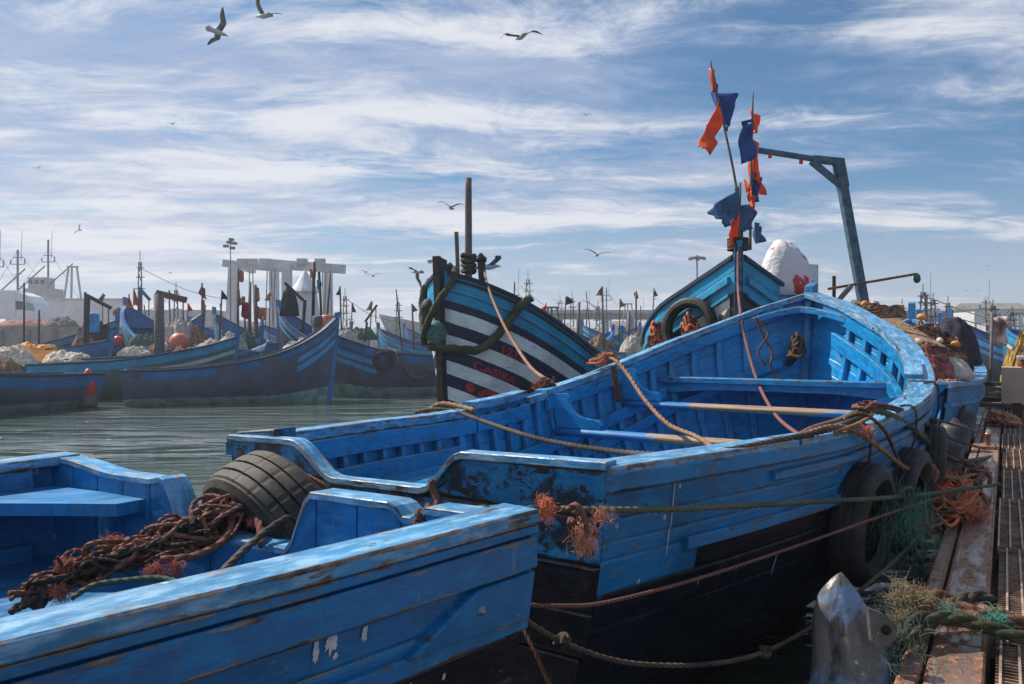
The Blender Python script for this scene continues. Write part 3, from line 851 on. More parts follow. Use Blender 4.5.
# ------------------------------------------------------------------ the boat beyond with the flags
Dd = [0, .07, .22, .38, .50, .58, .72, .9, 1.1, 1.3]
def d_band(k, u, s): return 0 if k < 4 else 1
D_, hD = make_boat((4.35, 17.07), 192., 6., [(0, .95), (.3, 1.3), (.6, 1.40), (.8, 1.10), (.9, .60), (.96, .26), (1, .03)],
                   [(0, 1.6), (.4, 1.75), (.6, 2.0), (.8, 2.42), (.92, 2.80), (1, 3.08)], d_band, Dd, [P_cyan, P_black],
                   'boat with a high pointed blue bow, white lettered panel and flag poles', low=2, ns=34, post=.16, inside=P_cyan, rake=.15, ribn=0, stemmat=P_grubby, cap=P_navy, n=(3, 3, 1.6))
for side in (1, -1):
    rail(hD, .55, .985, side, -.02, .05, -.10, .0, n=26, d=.26).build('rubbing_strake', P_cyan, D_)
    rail(hD, .05, .985, side, -.02, .045, -.02, .025, n=34, d=.52).build('rubbing_strake', P_cyan, D_)
M_panel = paint('panel_white', (.62, .62, .60), chip=.70, dirt=.3, rough=.6, light=(.75, .75, .72), wood=(.3, .3, .3), spots=0)
mb = MB(); rings = []
for i in range(16):
    u = .86+.125*i/15; rings.append([hD.D(u, -1, .55, .005), hD.D(u, -1, .70, .005), hD.D(u, -1, .85, .005), hD.D(u, -1, 1.06, .005)])
mb.loft(rings, closed=False); mb.build('name_panel', M_panel, D_)
def letters2(*a, **k): return letters(*a, **k)
cu = 0
lt = letters('AHM', hD, D_, -1, .898, .86, .25, plain('dark_lettering_paint', (.05, .055, .06), .6), sx=1.0)
lt.location = (.006, -.010, 0)
dw = lambda p: world_of(D_, p)
mb = MB(); mb.beam(dw((5.86, 0, 2.9)), dw((5.86, 0, 3.75)), .12, .12, up=V((0, 1, 0)))
sam = mb.build('bow_post', P_grubby, None, 'thick square blue post on the pointed bow, wrapped with rope', 'post')
mb = MB()
for k_ in range(5):
    c = dw((5.86, 0, 3.15+k_*.035)); mb.tube([c+V((math.cos(a)*.13, math.sin(a)*.13, 0)) for a in [i*PI/4 for i in range(8)]], .02, 7, closed=True, res=3)
o = mb.build('lashing', RP_dark, sam); o.location = -sam.location

def tyre_h(name, label, c, axis, **k): return tyre(name, label, c, axis, **k)
tyre('tyre', 'tyre hanging on the left side of the flagged bow, stuffed with rope', pt(689, 327, 11.75), V((-.62, -.75, .12)), ro=.42, w=.2, ri=.29)
tangle('rope_bundle', 'brown rope bundle hanging inside the bow tyre', 'rope', pt(690, 338, 11.7)+V((0, 0, -.1)), .16, .12, .5, .02, [RP_brown, RP_dark, RP_orange], nr=9, seed=5, twist=False, n=6)
tangle('rope_bundle', 'orange and tan rope bundle left of the bow tyre', 'rope', pt(657, 345, 12.1)+V((0, 0, -.15)), .16, .14, .55, .022, [RP_orange, RP_tan, RP_brown], nr=9, seed=6, twist=False, n=6)

# flags
def cloth(name, label, corners, mat, nu=14, nv=10, amp=.05, seed=0, th=.003, parent=None, freq=4.2, taper=0):
    """corners a,b (hoist top, bottom) c,d (fly bottom, top)"""
    a, b, c, d = [V(p) for p in corners]; mb = MB(); nrm = (b-a).cross(d-a).normalized(); front = []; g = []
    for i in range(nu+1):
        s = i/nu; row = []
        for j in range(nv+1):
            t = j/nv; p = a.lerp(d, s).lerp(b.lerp(c, s), t)
            f = noise.noise(V((s*freq, t*1.3, seed*5.1)))*1.5+.5*math.sin(s*7+seed+t*2)
            p = p+(d-a)*(.10*noise.noise(V((t*6, seed*3., 2)))*max(0, s-.7)/.3)+nrm*amp*1.25*f*min(1, s*3+.15)+V((0, 0, -1))*amp*.6*math.sin(s*PI)*t
            row.append(p)
        g.append(row)
    vs = [p for r_ in g for p in r_]; m1 = len(vs); vs2 = [p-nrm*th for p in vs]
    fs = []; n1 = nv+1
    for i in range(nu):
        for j in range(nv):
            q = (i*n1+j, (i+1)*n1+j, (i+1)*n1+j+1, i*n1+j+1); fs.append(q); fs.append(tuple(x+m1 for x in q[::-1]))
    edge = [j for j in range(n1)]+[i*n1+nv for i in range(1, nu+1)]+[nu*n1+j for j in range(nv-1, -1, -1)]+[i*n1 for i in range(nu-1, 0, -1)]
    for i in range(len(edge)):
        p, q = edge[i], edge[(i+1) % len(edge)]; fs.append((p, q, q+m1, p+m1))
    mb.add(vs+vs2, fs, smooth=True); return mb.build(name, mat, parent, label, None if parent else 'flag')
def flagmat(name, c):
    k = NT(name); ob = k.coord('Object'); n = k.noise(ob, 6, 5, .6)
    k.set(Base_Color=k.mix(k.ramp(n, .35, .65), c4(c, .75), c4(c, 1.1)), Roughness=.6)
    k.bump(k.noise(k.scale(ob, (1, 1, .3)), 9, 4), .6, .02)
    tr = k.n.new('ShaderNodeBsdfTranslucent'); tr.inputs[0].default_value = c4(c); mx = k.n.new('ShaderNodeMixShader'); mx.inputs[0].default_value = .35
    k.l.new(k.b.outputs[0], mx.inputs[1]); k.l.new(tr.outputs[0], mx.inputs[2]); k.l.new(mx.outputs[0], k.out.inputs[0])
    return k.m
F_or = flagmat('orange_flag_cloth', (.85, .11, .015)); F_bl = flagmat('blue_flag_cloth', (.02, .09, .33)); F_gb = flagmat('faded_blue_cloth', (.07, .17, .33)); F_red = flagmat('red_flag_cloth', (.35, .02, .03))
F_yel = flagmat('ochre_flag_cloth', (.65, .25, .03)); F_pink = flagmat('faded_orange_cloth', (.55, .28, .18))
Yd = 11.35
def pole(name, label, pts, r, mat, cat='flag pole', group=None, parent=None, n=8):
    mb = MB(); mb.tube(pts, r, n, res=5); return mb.build(name, mat, parent, label, cat, group)
def child_cloth(par, label, corners, mat, **k):
    o = cloth('flag', None, corners, mat, parent=par, **k); o.location = -par.location
    if label: o['label'] = label
    return o
p1 = pole('flag_pole', 'leaning thin pole with a long orange flag blowing left, taller of the two', [pt(742, 245, Yd), pt(736, 185, Yd), pt(721, 112, Yd), pt(710, 60, Yd)], [.022, .012], M_grey)
c_ = lambda *q: [pt(a, b, Yd+y) for a, b, y in q]
child_cloth(p1, 'small orange pennant', c_((711, 66, 0), (713, 92, 0), (716, 90, .1), (712, 70, .1)), F_or, amp=.03, seed=1)
child_cloth(p1, 'dark blue flag', c_((714, 82, 0), (719, 112, 0), (728, 131, .3), (731, 100, .3)), F_bl, amp=.10, seed=2)
child_cloth(p1, 'orange flag', c_((718, 102, 0), (723, 118, 0), (711, 155, -.3), (698, 148, -.3)), F_or, amp=.05, seed=3)
p2 = pole('flag_pole', 'upright pole behind the bow post hung with orange and blue flags', [pt(750, 250, Yd+.1), pt(751, 180, Yd+.1), pt(753, 92, Yd+.1)], [.024, .012], M_grey)
child_cloth(p2, 'orange flag', c_((752, 104, .1), (753, 128, .1), (757, 133, .3), (761, 124, .4)), F_or, amp=.06, seed=4)
child_cloth(p2, 'blue flag', c_((753, 118, .1), (752, 140, .1), (742, 165, -.1), (746, 125, -.1)), F_bl, amp=.09, seed=5)
child_cloth(p2, 'orange flag', c_((753, 138, .1), (751, 178, .1), (760, 196, .4), (761, 165, .4)), F_or, amp=.10, seed=6)
child_cloth(p2, 'blue flag', c_((752, 172, .1), (751, 200, .1), (756, 200, .2), (758, 178, .2)), F_bl, amp=.06, seed=7)
child_cloth(p2, 'orange flag', c_((744, 178, 0), (745, 188, 0), (754, 211, -.2), (756, 196, -.2)), F_or, amp=.06, seed=8)
p3 = pole('flag_pole', 'short stick by the blue bow post carrying a large faded blue rag', [pt(739, 250, Yd-.1), pt(740, 183, Yd-.1)], .02, M_grey)
child_cloth(p3, 'faded blue rag', c_((740, 185, -.1), (740, 212, -.1), (722, 228, -.35), (708, 212, -.35)), F_gb, amp=.10, seed=9)
child_cloth(p3, 'small orange rag', c_((738, 213, -.1), (738, 240, -.1), (728, 247, -.2), (732, 226, -.2)), F_or, amp=.05, seed=10)
child_cloth(p3, 'blue rag', c_((742, 205, -.1), (741, 230, -.1), (752, 226, .1), (750, 204, .1)), F_gb, amp=.08, seed=11)
cloth('flag', 'dark blue rag hanging behind the bow post above the white sack', c_((755, 222, .2), (755, 242, .2), (763, 240, .4), (760, 226, .4)), F_gb, amp=.06, seed=12)

# the sack, the crate, the davit and the lamp boom
M_sack = plain('white_plastic_sack', (.62, .60, .62), .4, .2, 4, bump=.8, dist=.05)
k = NT('red_stained_sack'); ob = k.coord('Object'); n_ = k.noise(ob, 4, 5, .65); n2_ = k.noise(ob, 1.6, 2)
k.set(Base_Color=k.mix(k.ramp(k.math('ADD', n_, k.math('MULTIPLY', n2_, .6)), .86, .91), c4((.62, .60, .63)), c4((.5, .03, .03))), Roughness=.42); k.bump(k.noise(ob, 5, 5, .6), .8, .05)
M_sack = k.m
heap('sack', 'bulging white plastic sack with red stains on the flagged boat', 'sack', pt(786, 296, 12.0), .42, .36, .86, M_sack, seed=3, rough=.16, freq=1.3)
M_crate = plain('white_foam', (.6, .63, .66), .7, .15, 10)
mb = MB(); c = pt(803, 282, 12.)
mb.box(c+V((0, 0, -.15)), (.3, .3, .8), .3, ch=.01); mb.build('foam_box', M_crate, None, 'white foam box tucked right of the stained sack', 'box')
Yv = 12.2
dav = empty('davit', pt(875, 330, Yv)+V((0, 0, -1.2)), 0, 'tall blue grey steel davit with a long bent arm behind the main boat', 'davit')
def dpart(name, a, b, w, h_, mat=M_steelblue, w2=None):
    mb = MB(); mb.beam(V(a)-dav.location, V(b)-dav.location, w, h_, up=V((0, 1, 0))); return mb.build(name, mat, dav)
dpart('post', dav.location+V((.12, 0, 0)), pt(842, 184, Yv), .13, .13)
dpart('elbow', pt(843, 188, Yv), pt(838, 160, Yv), .145, .15)
dpart('arm', pt(842, 162, Yv), pt(812, 159, Yv), .10, .12)
dpart('arm', pt(814, 159, Yv), pt(757, 150, Yv), .07, .09)
dpart('brace', pt(811, 161, Yv-.03), pt(843, 187, Yv-.03), .10, .05)
dpart('strut', pt(835, 163, Yv-.02), pt(836, 178, Yv-.02), .05, .04)
for px, py in ((770, 153), (801, 159)): dpart('rag', pt(px, py, Yv-.02), pt(px, py+5, Yv-.02), .05, .03, F_or)
boom = empty('lamp_boom', pt(838, 300, 11.2), 0, 'thin rusty boom with a green lamp at its tip', 'lamp')
def bpart(name, a, b, w, mat):
    mb = MB(); mb.beam(V(a)-boom.location, V(b)-boom.location, w, w, up=V((0, 1, 0))); return mb.build(name, mat, boom)
bpart('spar', pt(828, 289, 11.2), pt(916, 274, 11.2), .035, M_rust)
bpart('post', pt(834, 310, 11.25), pt(834, 276, 11.25), .04, M_darkwood)
bpart('brace', pt(838, 301, 11.17), pt(851, 286, 11.17), .06, M_grey)
mb = MB(); mb.lathe([(.012, 0), (.04, -.03), (.05, -.09), (.03, -.13), (.004, -.14)], pt(917, 273, 11.2)-boom.location, n=12)
mb.build('lamp_bulb', plain('green_glass', (.03, .10, .04), .15, .2, 5), boom)

# ------------------------------------------------------------------ boat between the bow and the jetty
Dh = [0, .1, .25, .4, .6, .8]
Hb, hH = make_boat((4.08, 9.55), 31., 6.2, [(0, .9), (.2, 1.12), (.4, 1.2), (.6, 1.15), (.8, .9), (.93, .5), (1, .03)],
                   [(0, 1.4), (.3, 1.38), (.5, 1.45), (.7, 1.62), (.85, 1.85), (1, 2.3)], lambda k, u, s: 0 if k < 4 else 1, Dh, [P_blueworn, P_black],
                   'blue boat piled with nets and cloth, between the big boat and the jetty', low=3, ns=30, ribn=14, cap=P_top, inside=P_bluegloss)
for side in (-1, 1): rail(hH, .0, .985, side, -.02, .035, -.02, .03, n=34, d=.25).build('rubbing_strake', P_blueworn, Hb)

# ------------------------------------------------------------------ jetty
JO = V((1.22, 2.62, 0)); ju = V((math.sin(R(31.15)), math.cos(R(31.15)), 0)); jv = V((ju.y, -ju.x, 0)); JZ = .75
jw = lambda a, b, z: JO+ju*a+jv*b+V((0, 0, z))
k = NT('worn_galvanised_beam'); ob = k.coord('Object'); uv = k.coord('UV')
n1 = k.noise(k.scale(uv, (2, 9, 1)), 1, 8, .7, .4); n2_ = k.noise(ob, 30, 5, .65); wr = k.attr('wear')
rm = k.ramp(k.math('ADD', n1, k.math('MULTIPLY', wr, .25)), .46, .58)
rust = k.mix(k.ramp(n2_, .4, .6), c4((.15, .065, .035)), c4((.34, .17, .10)))
stl = k.mix(k.ramp(n1, .35, .5), c4((.40, .31, .25)), c4((.24, .16, .12)))
k.set(Base_Color=k.mix(rm, stl, rust), Roughness=k.ramp(rm, 0, 1, .33, .8), Metallic=k.ramp(rm, 0, 1, .35, 0.)); k.bump(k.math('ADD', n1, k.math('MULTIPLY', n2_, .4)), .5, .006)
M_beam = k.m
M_grate = plain('rusty_grating', (.12, .08, .06), .6, .45, 9, metal=.2, base2=(.30, .19, .13))
M_bar = plain('worn_bar_steel', (.36, .25, .19), .45, .35, 9, metal=.2, base2=(.42, .32, .25))
M_pont = plain('black_pontoon', (.012, .011, .011), .8, .4, 5)
J = empty('jetty', JO, R(90-31.15), 'steel grating jetty with a rusty edge beam along the right', 'jetty')
# local frame: x along, y to the left (towards the boats)
L0, L1 = -2.6, 20.
mb = MB()
x = L0
while x < L1:
    x2 = x+2.4
    mb.sweep([V((x, 0, JZ)), V((x2-.012, 0, JZ))], [V((0, -1, 0))]*2, [V((0, 0, 1))]*2, .0, .066, -.16, .0, ch=.008)
    x = x2
mb.build('edge_channel', M_beam, J)
mb = MB(); x = L0
while x < L1:
    x2 = x+3.1; n = 16; pts = [V((x+(x2-.015-x)*i/n, 0, JZ+.006+.004*noise.noise(V((x+i*.4, 0, 0))))) for i in range(n+1)]
    mb.sweep(pts, [V((0, -1, 0))]*(n+1), [V((0, 0, 1))]*(n+1), .080, .25, -.14, .0, ch=.016)
    x = x2
mb.build('edge_beam', M_beam, J)
x = L0; gi = 0
while x < L1:
    ln = 1.62; mb = MB(); y = .275; z = JZ-.005+.004*(gi % 2)
    W_ = 1.9 if x < 8 else 1.9
    dy = .056; off = .02*((gi*7) % 3)
    while y < .275+W_:
        mb.beam((x+.008, -y-off, z-.022), (x+ln-.008, -y-off, z-.022), .009, .048, ch=.002); y += dy
    xx = x+.02; st = .030 if x < 5 else (.055 if x < 10 else .09)
    while xx < x+ln-.01:
        mb.beam((xx, -.28, z-.020), (xx, -.28-W_, z-.020), .006, .026, ch=.001, mi=1); xx += st
    mb.build('grating_panel', [M_bar, M_grate], J); x += ln; gi += 1
mb = MB(); mb.beam((L0, -1.25, .35), (L1, -1.25, .35), 2.3, .55); mb.build('pontoon', M_pont, J)
mb = MB()
for x in [L0+.8*i for i in range(28)]: mb.beam((x, -.26, JZ-.08), (x, -2.2, JZ-.08), .06, .06, ch=.002)
mb.build('cross_frame', M_pont, J)
jl = lambda p: world_of(J, p)
def bollard(x, lb, sc=1., y=-.15):
    b = empty('mooring_cleat', jl((x, y, JZ+.012)), J.rotation_euler.z, lb, 'cleat', 'cleats along the jetty edge')
    m_ = MB(); m_.box((0, 0, .012), (.26*sc, .13*sc, .024)); m_.build('base', M_beam, b)
    m_ = MB()
    for s in (-1, 1): m_.beam((s*.05*sc, 0, .02), (s*.05*sc, 0, .10*sc), .035*sc, .035*sc)
    m_.tube([(-.17*sc, 0, .12*sc), (-.07*sc, 0, .105*sc), (.07*sc, 0, .105*sc), (.17*sc, 0, .12*sc)], .024*sc, 8); m_.build('horns', M_beam, b)
    return b
bollard(3.75, 'cleat buried under the orange rope tangle on the jetty edge', 1.15)
bollard(7.0, 'second cleat along the jetty edge, beyond the orange tangle', 1.2)
bollard(10.2, 'third cleat along the jetty edge, by the coiled rope', 1.2)
# fenders hanging between boats and jetty
M_fend = plain('black_rubber_fender', (.02, .02, .022), .5, .5, 6, base2=(.045, .045, .05))
for i, (x, y, z, lb) in enumerate(((5.3, .18, .62, 'round black fender between the big hull and the jetty, nearest of three'), (6.6, .17, .66, 'dark drum fender standing against the jetty edge, middle of three'), (8.1, .16, .7, 'farther black fender hanging by the jetty edge, beyond the others'))):
    mb = MB(); mb.lathe([(.02, -.42), (.12, -.40), (.15, -.32), (.155, .30), (.12, .36), (.05, .38), (.02, .43)], jl((x, y, z)), V((.15, .1, 1)), n=18)
    mb.build('fender', M_fend, None, lb, 'fender', 'fenders along the jetty')
# crumpled plastic drum fender in the foreground
k = NT('scuffed_blue_grey_plastic'); ob = k.coord('Object'); n1 = k.noise(ob, 4.5, 5, .6, .3); n2_ = k.noise(k.scale(ob, (14, 14, 2.5)), 1, 7, .7)
c = k.mix(k.ramp(n1, .50, .58), c4((.13, .12, .11)), c4((.14, .21, .33))); c = k.mix(k.ramp(n2_, .52, .62, 0, .85), c, c4((.035, .033, .033))); c = k.mix(k.ramp(k.noise(ob, 9, 5, .7), .62, .68), c, c4((.5, .5, .48)))
k.set(Base_Color=c, Roughness=.33); k.bump(k.math('ADD', k.noise(ob, 7, 4, .6), k.math('MULTIPLY', n2_, .5)), .6, .015); M_drum = k.m
M_drum2 = plain('drum_edge_plastic', (.10, .10, .105), .4, .4, 12)
mb = MB(); base = pt(856, 735, 2.75); rings = []; ns_ = 40
for i in range(ns_+1):
    t = i/ns_; tb = min(1, t/.65); cap_ = max(0, (t-.65)/.35); zz = -.35+.66*tb; w = .126*(.93+.10*math.sin(tb*2.6))
    rr_ = (1-cap_**1.55)**.85 if cap_ < 1 else 0.004; zc = .21*cap_
    cx, cy = base.x+.012*tb-.022*cap_, base.y+.10*tb; g = max(0, (tb-.6)/.4)
    ring = []
    for j in range(56):
        a = 2*PI*j/56; q = w*(1+.05*math.cos(2*a+t*3)+.13*noise.noise(V((math.cos(a)*1.4, math.sin(a)*1.4, t*2.5)))+.09*noise.noise(V((math.cos(a)*3., math.sin(a)*3., t*6)))-.09*max(0, noise.noise(V((math.cos(a)*7, math.sin(a)*7, t*11)))))
        ox, oy = q*math.cos(a), q*math.sin(a); oy *= 1-.30*g
        oz = -ox*.30*g
        ring.append(V((cx+ox*rr_, cy+oy*rr_, base.z+zz+oz*rr_+zc)))
    rings.append(ring)
mb.loft(rings, smooth=True)
lug = MB(); lc = pt(882, 622, 2.72); 
lug.loft([[lc+V((dx_, 0, dz_))+V((0, y_, 0)) for dx_, dz_ in ((-.05, .05), (.0, .03), (.045, -.01), (.04, -.055), (-.01, -.09), (-.04, -.06))] for y_ in (-.012, .012)])
lug.lathe([(.016, 0), (.016, .004), (.001, .0045)], lc+V((.008, -.013, -.022)), V((0, -1, 0)), 12, mi=1)  # solid dark disc stands in for the shaded eyelet hole
dfo = mb.build('drum_fender', M_drum, None, 'crumpled blue grey plastic drum hanging as a fender at the near jetty edge', 'fender')
lo2 = lug.build('lug', [M_drum2, M_pont], dfo); lo2.location = -dfo.location
# ------------------------------------------------------------------ far side of the harbour
M_conc = plain('quay_concrete', (.22, .20, .18), .85, .35, 1.2, bump=.2)
M_whitew = plain('white_wall', (.62, .62, .63), .7, .15, .6)
M_trkw = plain('truck_white', (.70, .72, .76), .35, .08, 2)
M_glass = plain('dark_window_glass', (.03, .04, .05), .12, .2, 3)
M_paleg = plain('pale_grey_paint', (.42, .44, .44), .6, .25, 1.5)
M_gant = plain('gantry_haze_pale', (.50, .54, .58), .6, .2, .8)  # distance haze is put into the gantry's pale colour
M_dkgrey = plain('dark_grey_paint', (.09, .09, .09), .7, .3, 2)
M_sling = plain('grey_webbing', (.12, .12, .12), .9, .3, 3)
M_mast = plain('mast_paint', (.12, .11, .11), .6, .4, 2)
def place(kind, name, label, cat, base, rz=0., group=None): return empty(name, base, rz, label, cat, group)
def at_z(px, Y, z): return V(((px-512)/F*Y, Y, z))
# quays (setting)
QZ = 3.3
mb = MB(); mb.beam((-160, 92, .6), (-19.5, 92, .6), 40, 2*(QZ-.6)); q = mb.build('quay', M_conc, kind='structure', base=False)
mb = MB(); mb.beam((-19.4, 190, .4), (330, 190, .4), 60, 2*2.4); mb.build('quay_far', M_conc, kind='structure', base=False)
mb = MB()
for i in range(60):
    x = -160+i*2.35; mb.box((x, 71.94, 1.6), (.25, .14, 3.0), ch=.01)
mb.build('quay_fenders', M_dkgrey, kind='structure', base=False)
# white wall on the quay
mb = MB(); a, b = pt(38, 330, 96), pt(123, 330, 96)
o = MB(); o.beam((a.x, 96, 5.15), (b.x, 96, 5.15), .5, 3.7); wl = o.build('long_wall', M_whitew, None, 'long pale warehouse wall behind the truck on the far quay', 'wall')
o = MB(); o.beam((a.x-.2, 96, 7.06), (b.x+.2, 96, 7.06), .8, .18); c_o = o.build('coping', M_paleg, wl); c_o.location = -wl.location
o = MB(); a2 = pt(126, 330, 100); o.beam((a2.x, 100, 4.6), (a2.x+11.5, 100, 4.6), 4, 2.6); w2_ = o.build('shed', M_paleg, None, 'low grey shed on the quay left of the gantry', 'building')
# truck
tk = place(0, 'box_truck', 'white lorry with a rounded cab parked on the far quay', 'truck', at_z(10, 82, QZ))
tx = lambda px: (px-10)/F*82
mb = MB(); mb.box((tx(-8), 0, 2.45), (6.2, 2.5, 2.75), ch=.05); mb.build('cargo_box', M_trkw, tk)
mb = MB(); prof = [(tx(13), .9), (tx(45.5), .9), (tx(45.5), 1.7), (tx(42), 2.55), (tx(36), 3.25), (tx(26), 3.65), (tx(20), 3.6), (tx(13), 3.5)]
mb.loft([[V((x, -1.2, z)) for x, z in prof], [V((x, -1.25+.12, z)) for x, z in prof], [V((x, 1.2, z)) for x, z in prof]], flip=True); cab = mb.build('cab', M_trkw, tk)
mb = MB(); mb.loft([[V((x, y, z)) for x, z in ((tx(21), 1.95), (tx(29.5), 1.9), (tx(30), 2.7), (tx(22), 2.8))] for y in (-1.24, -1.2)], flip=True); mb.build('window', M_glass, cab)
mb = MB(); mb.loft([[V((x, y, z)) for x, z in ((tx(15), 2.2), (tx(17), 2.2), (tx(17.6), 2.75), (tx(16), 2.8))] for y in (-1.24, -1.2)], flip=True); mb.build('window', M_glass, cab)
mb = MB(); mb.loft([[V((x, y, z)) for x, z in ((tx(32), 1.9), (tx(42), 1.75), (tx(40), 2.5), (tx(33), 2.65))] for y in (-1.23, -1.2)], flip=True); mb.build('windscreen', plain('pale_glass', (.25, .33, .38), .15, .1, 2), cab)
mb = MB(); mb.box((tx(31), -1.1, .75), (3.3, .3, .35)); mb.build('bumper', M_dkgrey, tk)
for px in (-25, -15, 20, 37):
    mb = MB(); mb.lathe([(.2, -.16), (.5, -.15), (.52, -.1), (.52, .1), (.5, .15), (.2, .16)], (tx(px), -1.0, .52), V((0, 1, 0)), 16); mb.build('wheel', M_tyre, tk)
# rubble and parked things on the quay
for px, w_, h_, lb in ((62, 1.6, .9, 'dark rounded boulder pile on the quay right of the truck'), (27, 3.5, .7, 'low reddish heap of nets under the truck front')):
    heap('heap', lb, 'heap', at_z(px, 76, QZ), w_, 1.4, h_, plain('heap_dark', (.10, .09, .08), .9) if px > 50 else plain('heap_red', (.28, .13, .10), .9), seed=px)
# trawler seen over the wall
def trawler(px, Y, z0, sc, label, cabin=True, seed=0, gal=True, hull=False, mat=None):
    rd = random.Random(seed); t = place(0, 'fishing_trawler', label, 'trawler', at_z(px, Y, z0), 0); mat = mat or M_paleg
    def bm(n, bars, m, w=.18):
        mb = MB()
        for a, b in bars: mb.beam(V(a)*sc, V(b)*sc, w*sc, w*sc, up=V((0, 1, 0)), ch=.004)
        return mb.build(n, m, t)
    if hull:
        h = Hull(12*sc, [(0, 1.6*sc), (.4, 2*sc), (.75, 1.6*sc), (1, .05)], [(0, 2.2*sc), (.5, 2.2*sc), (1, 3.6*sc)], rake=1.6*sc)
        ho = hull_skin(h, [0, .6*sc], 2, lambda k, u, s: 0, [mat], t, ns=14); ho.location = (-6*sc, 0, -z0); 
    if cabin:
        mb = MB(); mb.box((0, 0, 1.1*sc), (3.6*sc, 2.4*sc, 2.2*sc), ch=.05); mb.box((-.3*sc, 0, 2.9*sc), (2.2*sc, 2*sc, 1.4*sc), ch=.05); mb.build('wheelhouse', mat, t)
        for i in range(3):
            mb = MB(); mb.box((-1.1*sc+i*.75*sc, -1.02*sc, 3.05*sc), (.5*sc, .03, .5*sc), ch=.004); mb.build('window', M_glass, t)
    x0 = rd.uniform(-1, .6)
    bm('mast', [((x0, 0, 2), (x0, 0, rd.uniform(6.5, 8.5)))], M_mast, .17)
    bm('crosstree', [((x0-.8, 0, 5.6), (x0+.8, 0, 5.6)), ((x0-.5, 0, 6.4), (x0+.6, 0, 6.4)), ((x0-.8, 0, 5.6), (x0-.8, 0, 6.1)), ((x0+.8, 0, 5.6), (x0+.8, 0, 6.3))], M_mast, .09)
    bm('aerial', [((x0+.4, 0, 6), (x0+.5, 0, 9.5))], M_mast, .04)
    if gal: bm('gallows', [((2.4, 0, 0), (3.1, 0, 5)), ((4.8, 0, 0), (4.1, 0, 5)), ((2.9, 0, 5), (4.3, 0, 5)), ((3.4, 0, 0), (3.5, 0, 5))], mat, .2)
    bm('boom', [((x0, 0, 2.6), (x0-3.1*rd.choice((-1, 1)), 0, 5.4))], M_mast, .11)
    bm('stay', [((x0, 0, 7.2), (-4, 0, 1)), ((x0, 0, 7.2), (4.4, 0, 1))], M_mast, .03)
    return t
trawler(44, 118, 7.2, 1.15, 'grey trawler superstructure with a wide gallows behind the long wall', seed=2)
trawler(-4, 108, 5, 1.25, 'dark trawler mast and derrick at the left edge behind the truck', seed=5, cabin=False, gal=False)
trawler(20, 112, 6., 1.2, 'trawler mast with lantern standing above the truck roof', seed=9, cabin=False, gal=False)
# boat hoist gantry
G = place(0, 'boat_hoist', 'tall pale boat hoist gantry with hanging slings on the far quay', 'gantry', at_z(280, 92, 0))
gx = lambda px, Y=0: (px-512)/F*(92+Y)-(280-512)/F*92
gz = lambda py, Y=0: H-(py-HOR)/F*(92+Y)
def gb(n, a, b, w, h_, m=M_gant):
    mb = MB(); mb.beam(a, b, w, h_, up=V((0, 1, 0)) if abs(V(b).z-V(a).z) > abs(V(b).x-V(a).x) else V((0, 0, 1)), ch=.02); return mb.build(n, m, G)
gb('leg', (gx(229), 0, 0), (gx(234), 0, gz(265)), .95, 1.0); gb('leg', (gx(275, 6), 6, 0), (gx(274, 6), 6, gz(266, 6)), .95, 1.0)
gb('leg', (gx(287), 0, 0), (gx(287), 0, gz(265)), .95, 1.); gb('leg', (gx(329, 6), 6, 0), (gx(328, 6), 6, gz(266, 6)), .9, 1.0)
gb('top_beam', (gx(222), 0, gz(263)), (gx(280), 3, gz(267)), .7, .75); gb('top_beam', (gx(259), 0, gz(263)), (gx(340), 3, gz(267)), .9, 1.0)
gb('cross_beam', (gx(231), 0, gz(264)), (gx(231), 8, gz(264)), .6, .7)
for px in (240, 250, 264, 300, 318): 
    mb = MB(); mb.box((gx(px), 1, gz(261)), (1.1, .8, .7), ch=.05); mb.build('winch', M_paleg, G)
for i, px in enumerate((244, 247, 262, 266, 270, 279, 283, 318, 322, 326)):
    gb('sling', (gx(px), 2, gz(268)), (gx(px+(2 if i % 2 else -2)), 2, gz(330)), .10, .10, M_sling)
# shrink wrapped cone
mb = MB(); mb.lathe([(1.3, -.5), (1.25, 1.5), (1.15, 3.0), (1.0, 4.0), (.86, 4.9), (1.12, 4.75), (1.0, 4.95), (.62, 5.5), (.25, 6.1), (.04, 6.45)], at_z(305, 62, 1.), n=16, smooth=False)
mb.build('wrapped_cone', M_whitew, None, 'pale cone wrapped in canvas standing in front of the gantry', 'tent')
# grey ship bow and other hulls ashore
def ship(px, Y, L, hd_, z, zb, label, mat, hb=3.):
    r = place(0, 'ship', label, 'ship', at_z(px, Y, 0), R(90-hd_))
    h = Hull(L, [(0, hb*.8), (.5, hb), (.8, hb*.7), (1, .1)], [(0, z), (.6, z), (1, zb)], rake=3., keel=0)
    ho = hull_skin(h, [0, 1.2], 2, lambda k, u, s: 0, [mat], r, ns=18); ho.location = (-L, 0, 0)
    mb = MB(); mb.box((-L*.75, 0, z+.7), (L*.3, hb*1.2, 2.4), ch=.05); mb.build('wheelhouse', M_whitew, r)
    deck(h, .02, .95, z-.5, mat, r, 'deck', bw=1.2, n=6).location = (-L, 0, 0)
    return r
ship(379, 112, 20, -95, 4.4, 5.9, 'pale grey ship bow pointing left on the far quay', M_paleg)
ship(205, 118, 16, -80, 5.0, 6.5, 'small white ship behind the boats left of the gantry', M_whitew, 2.5)
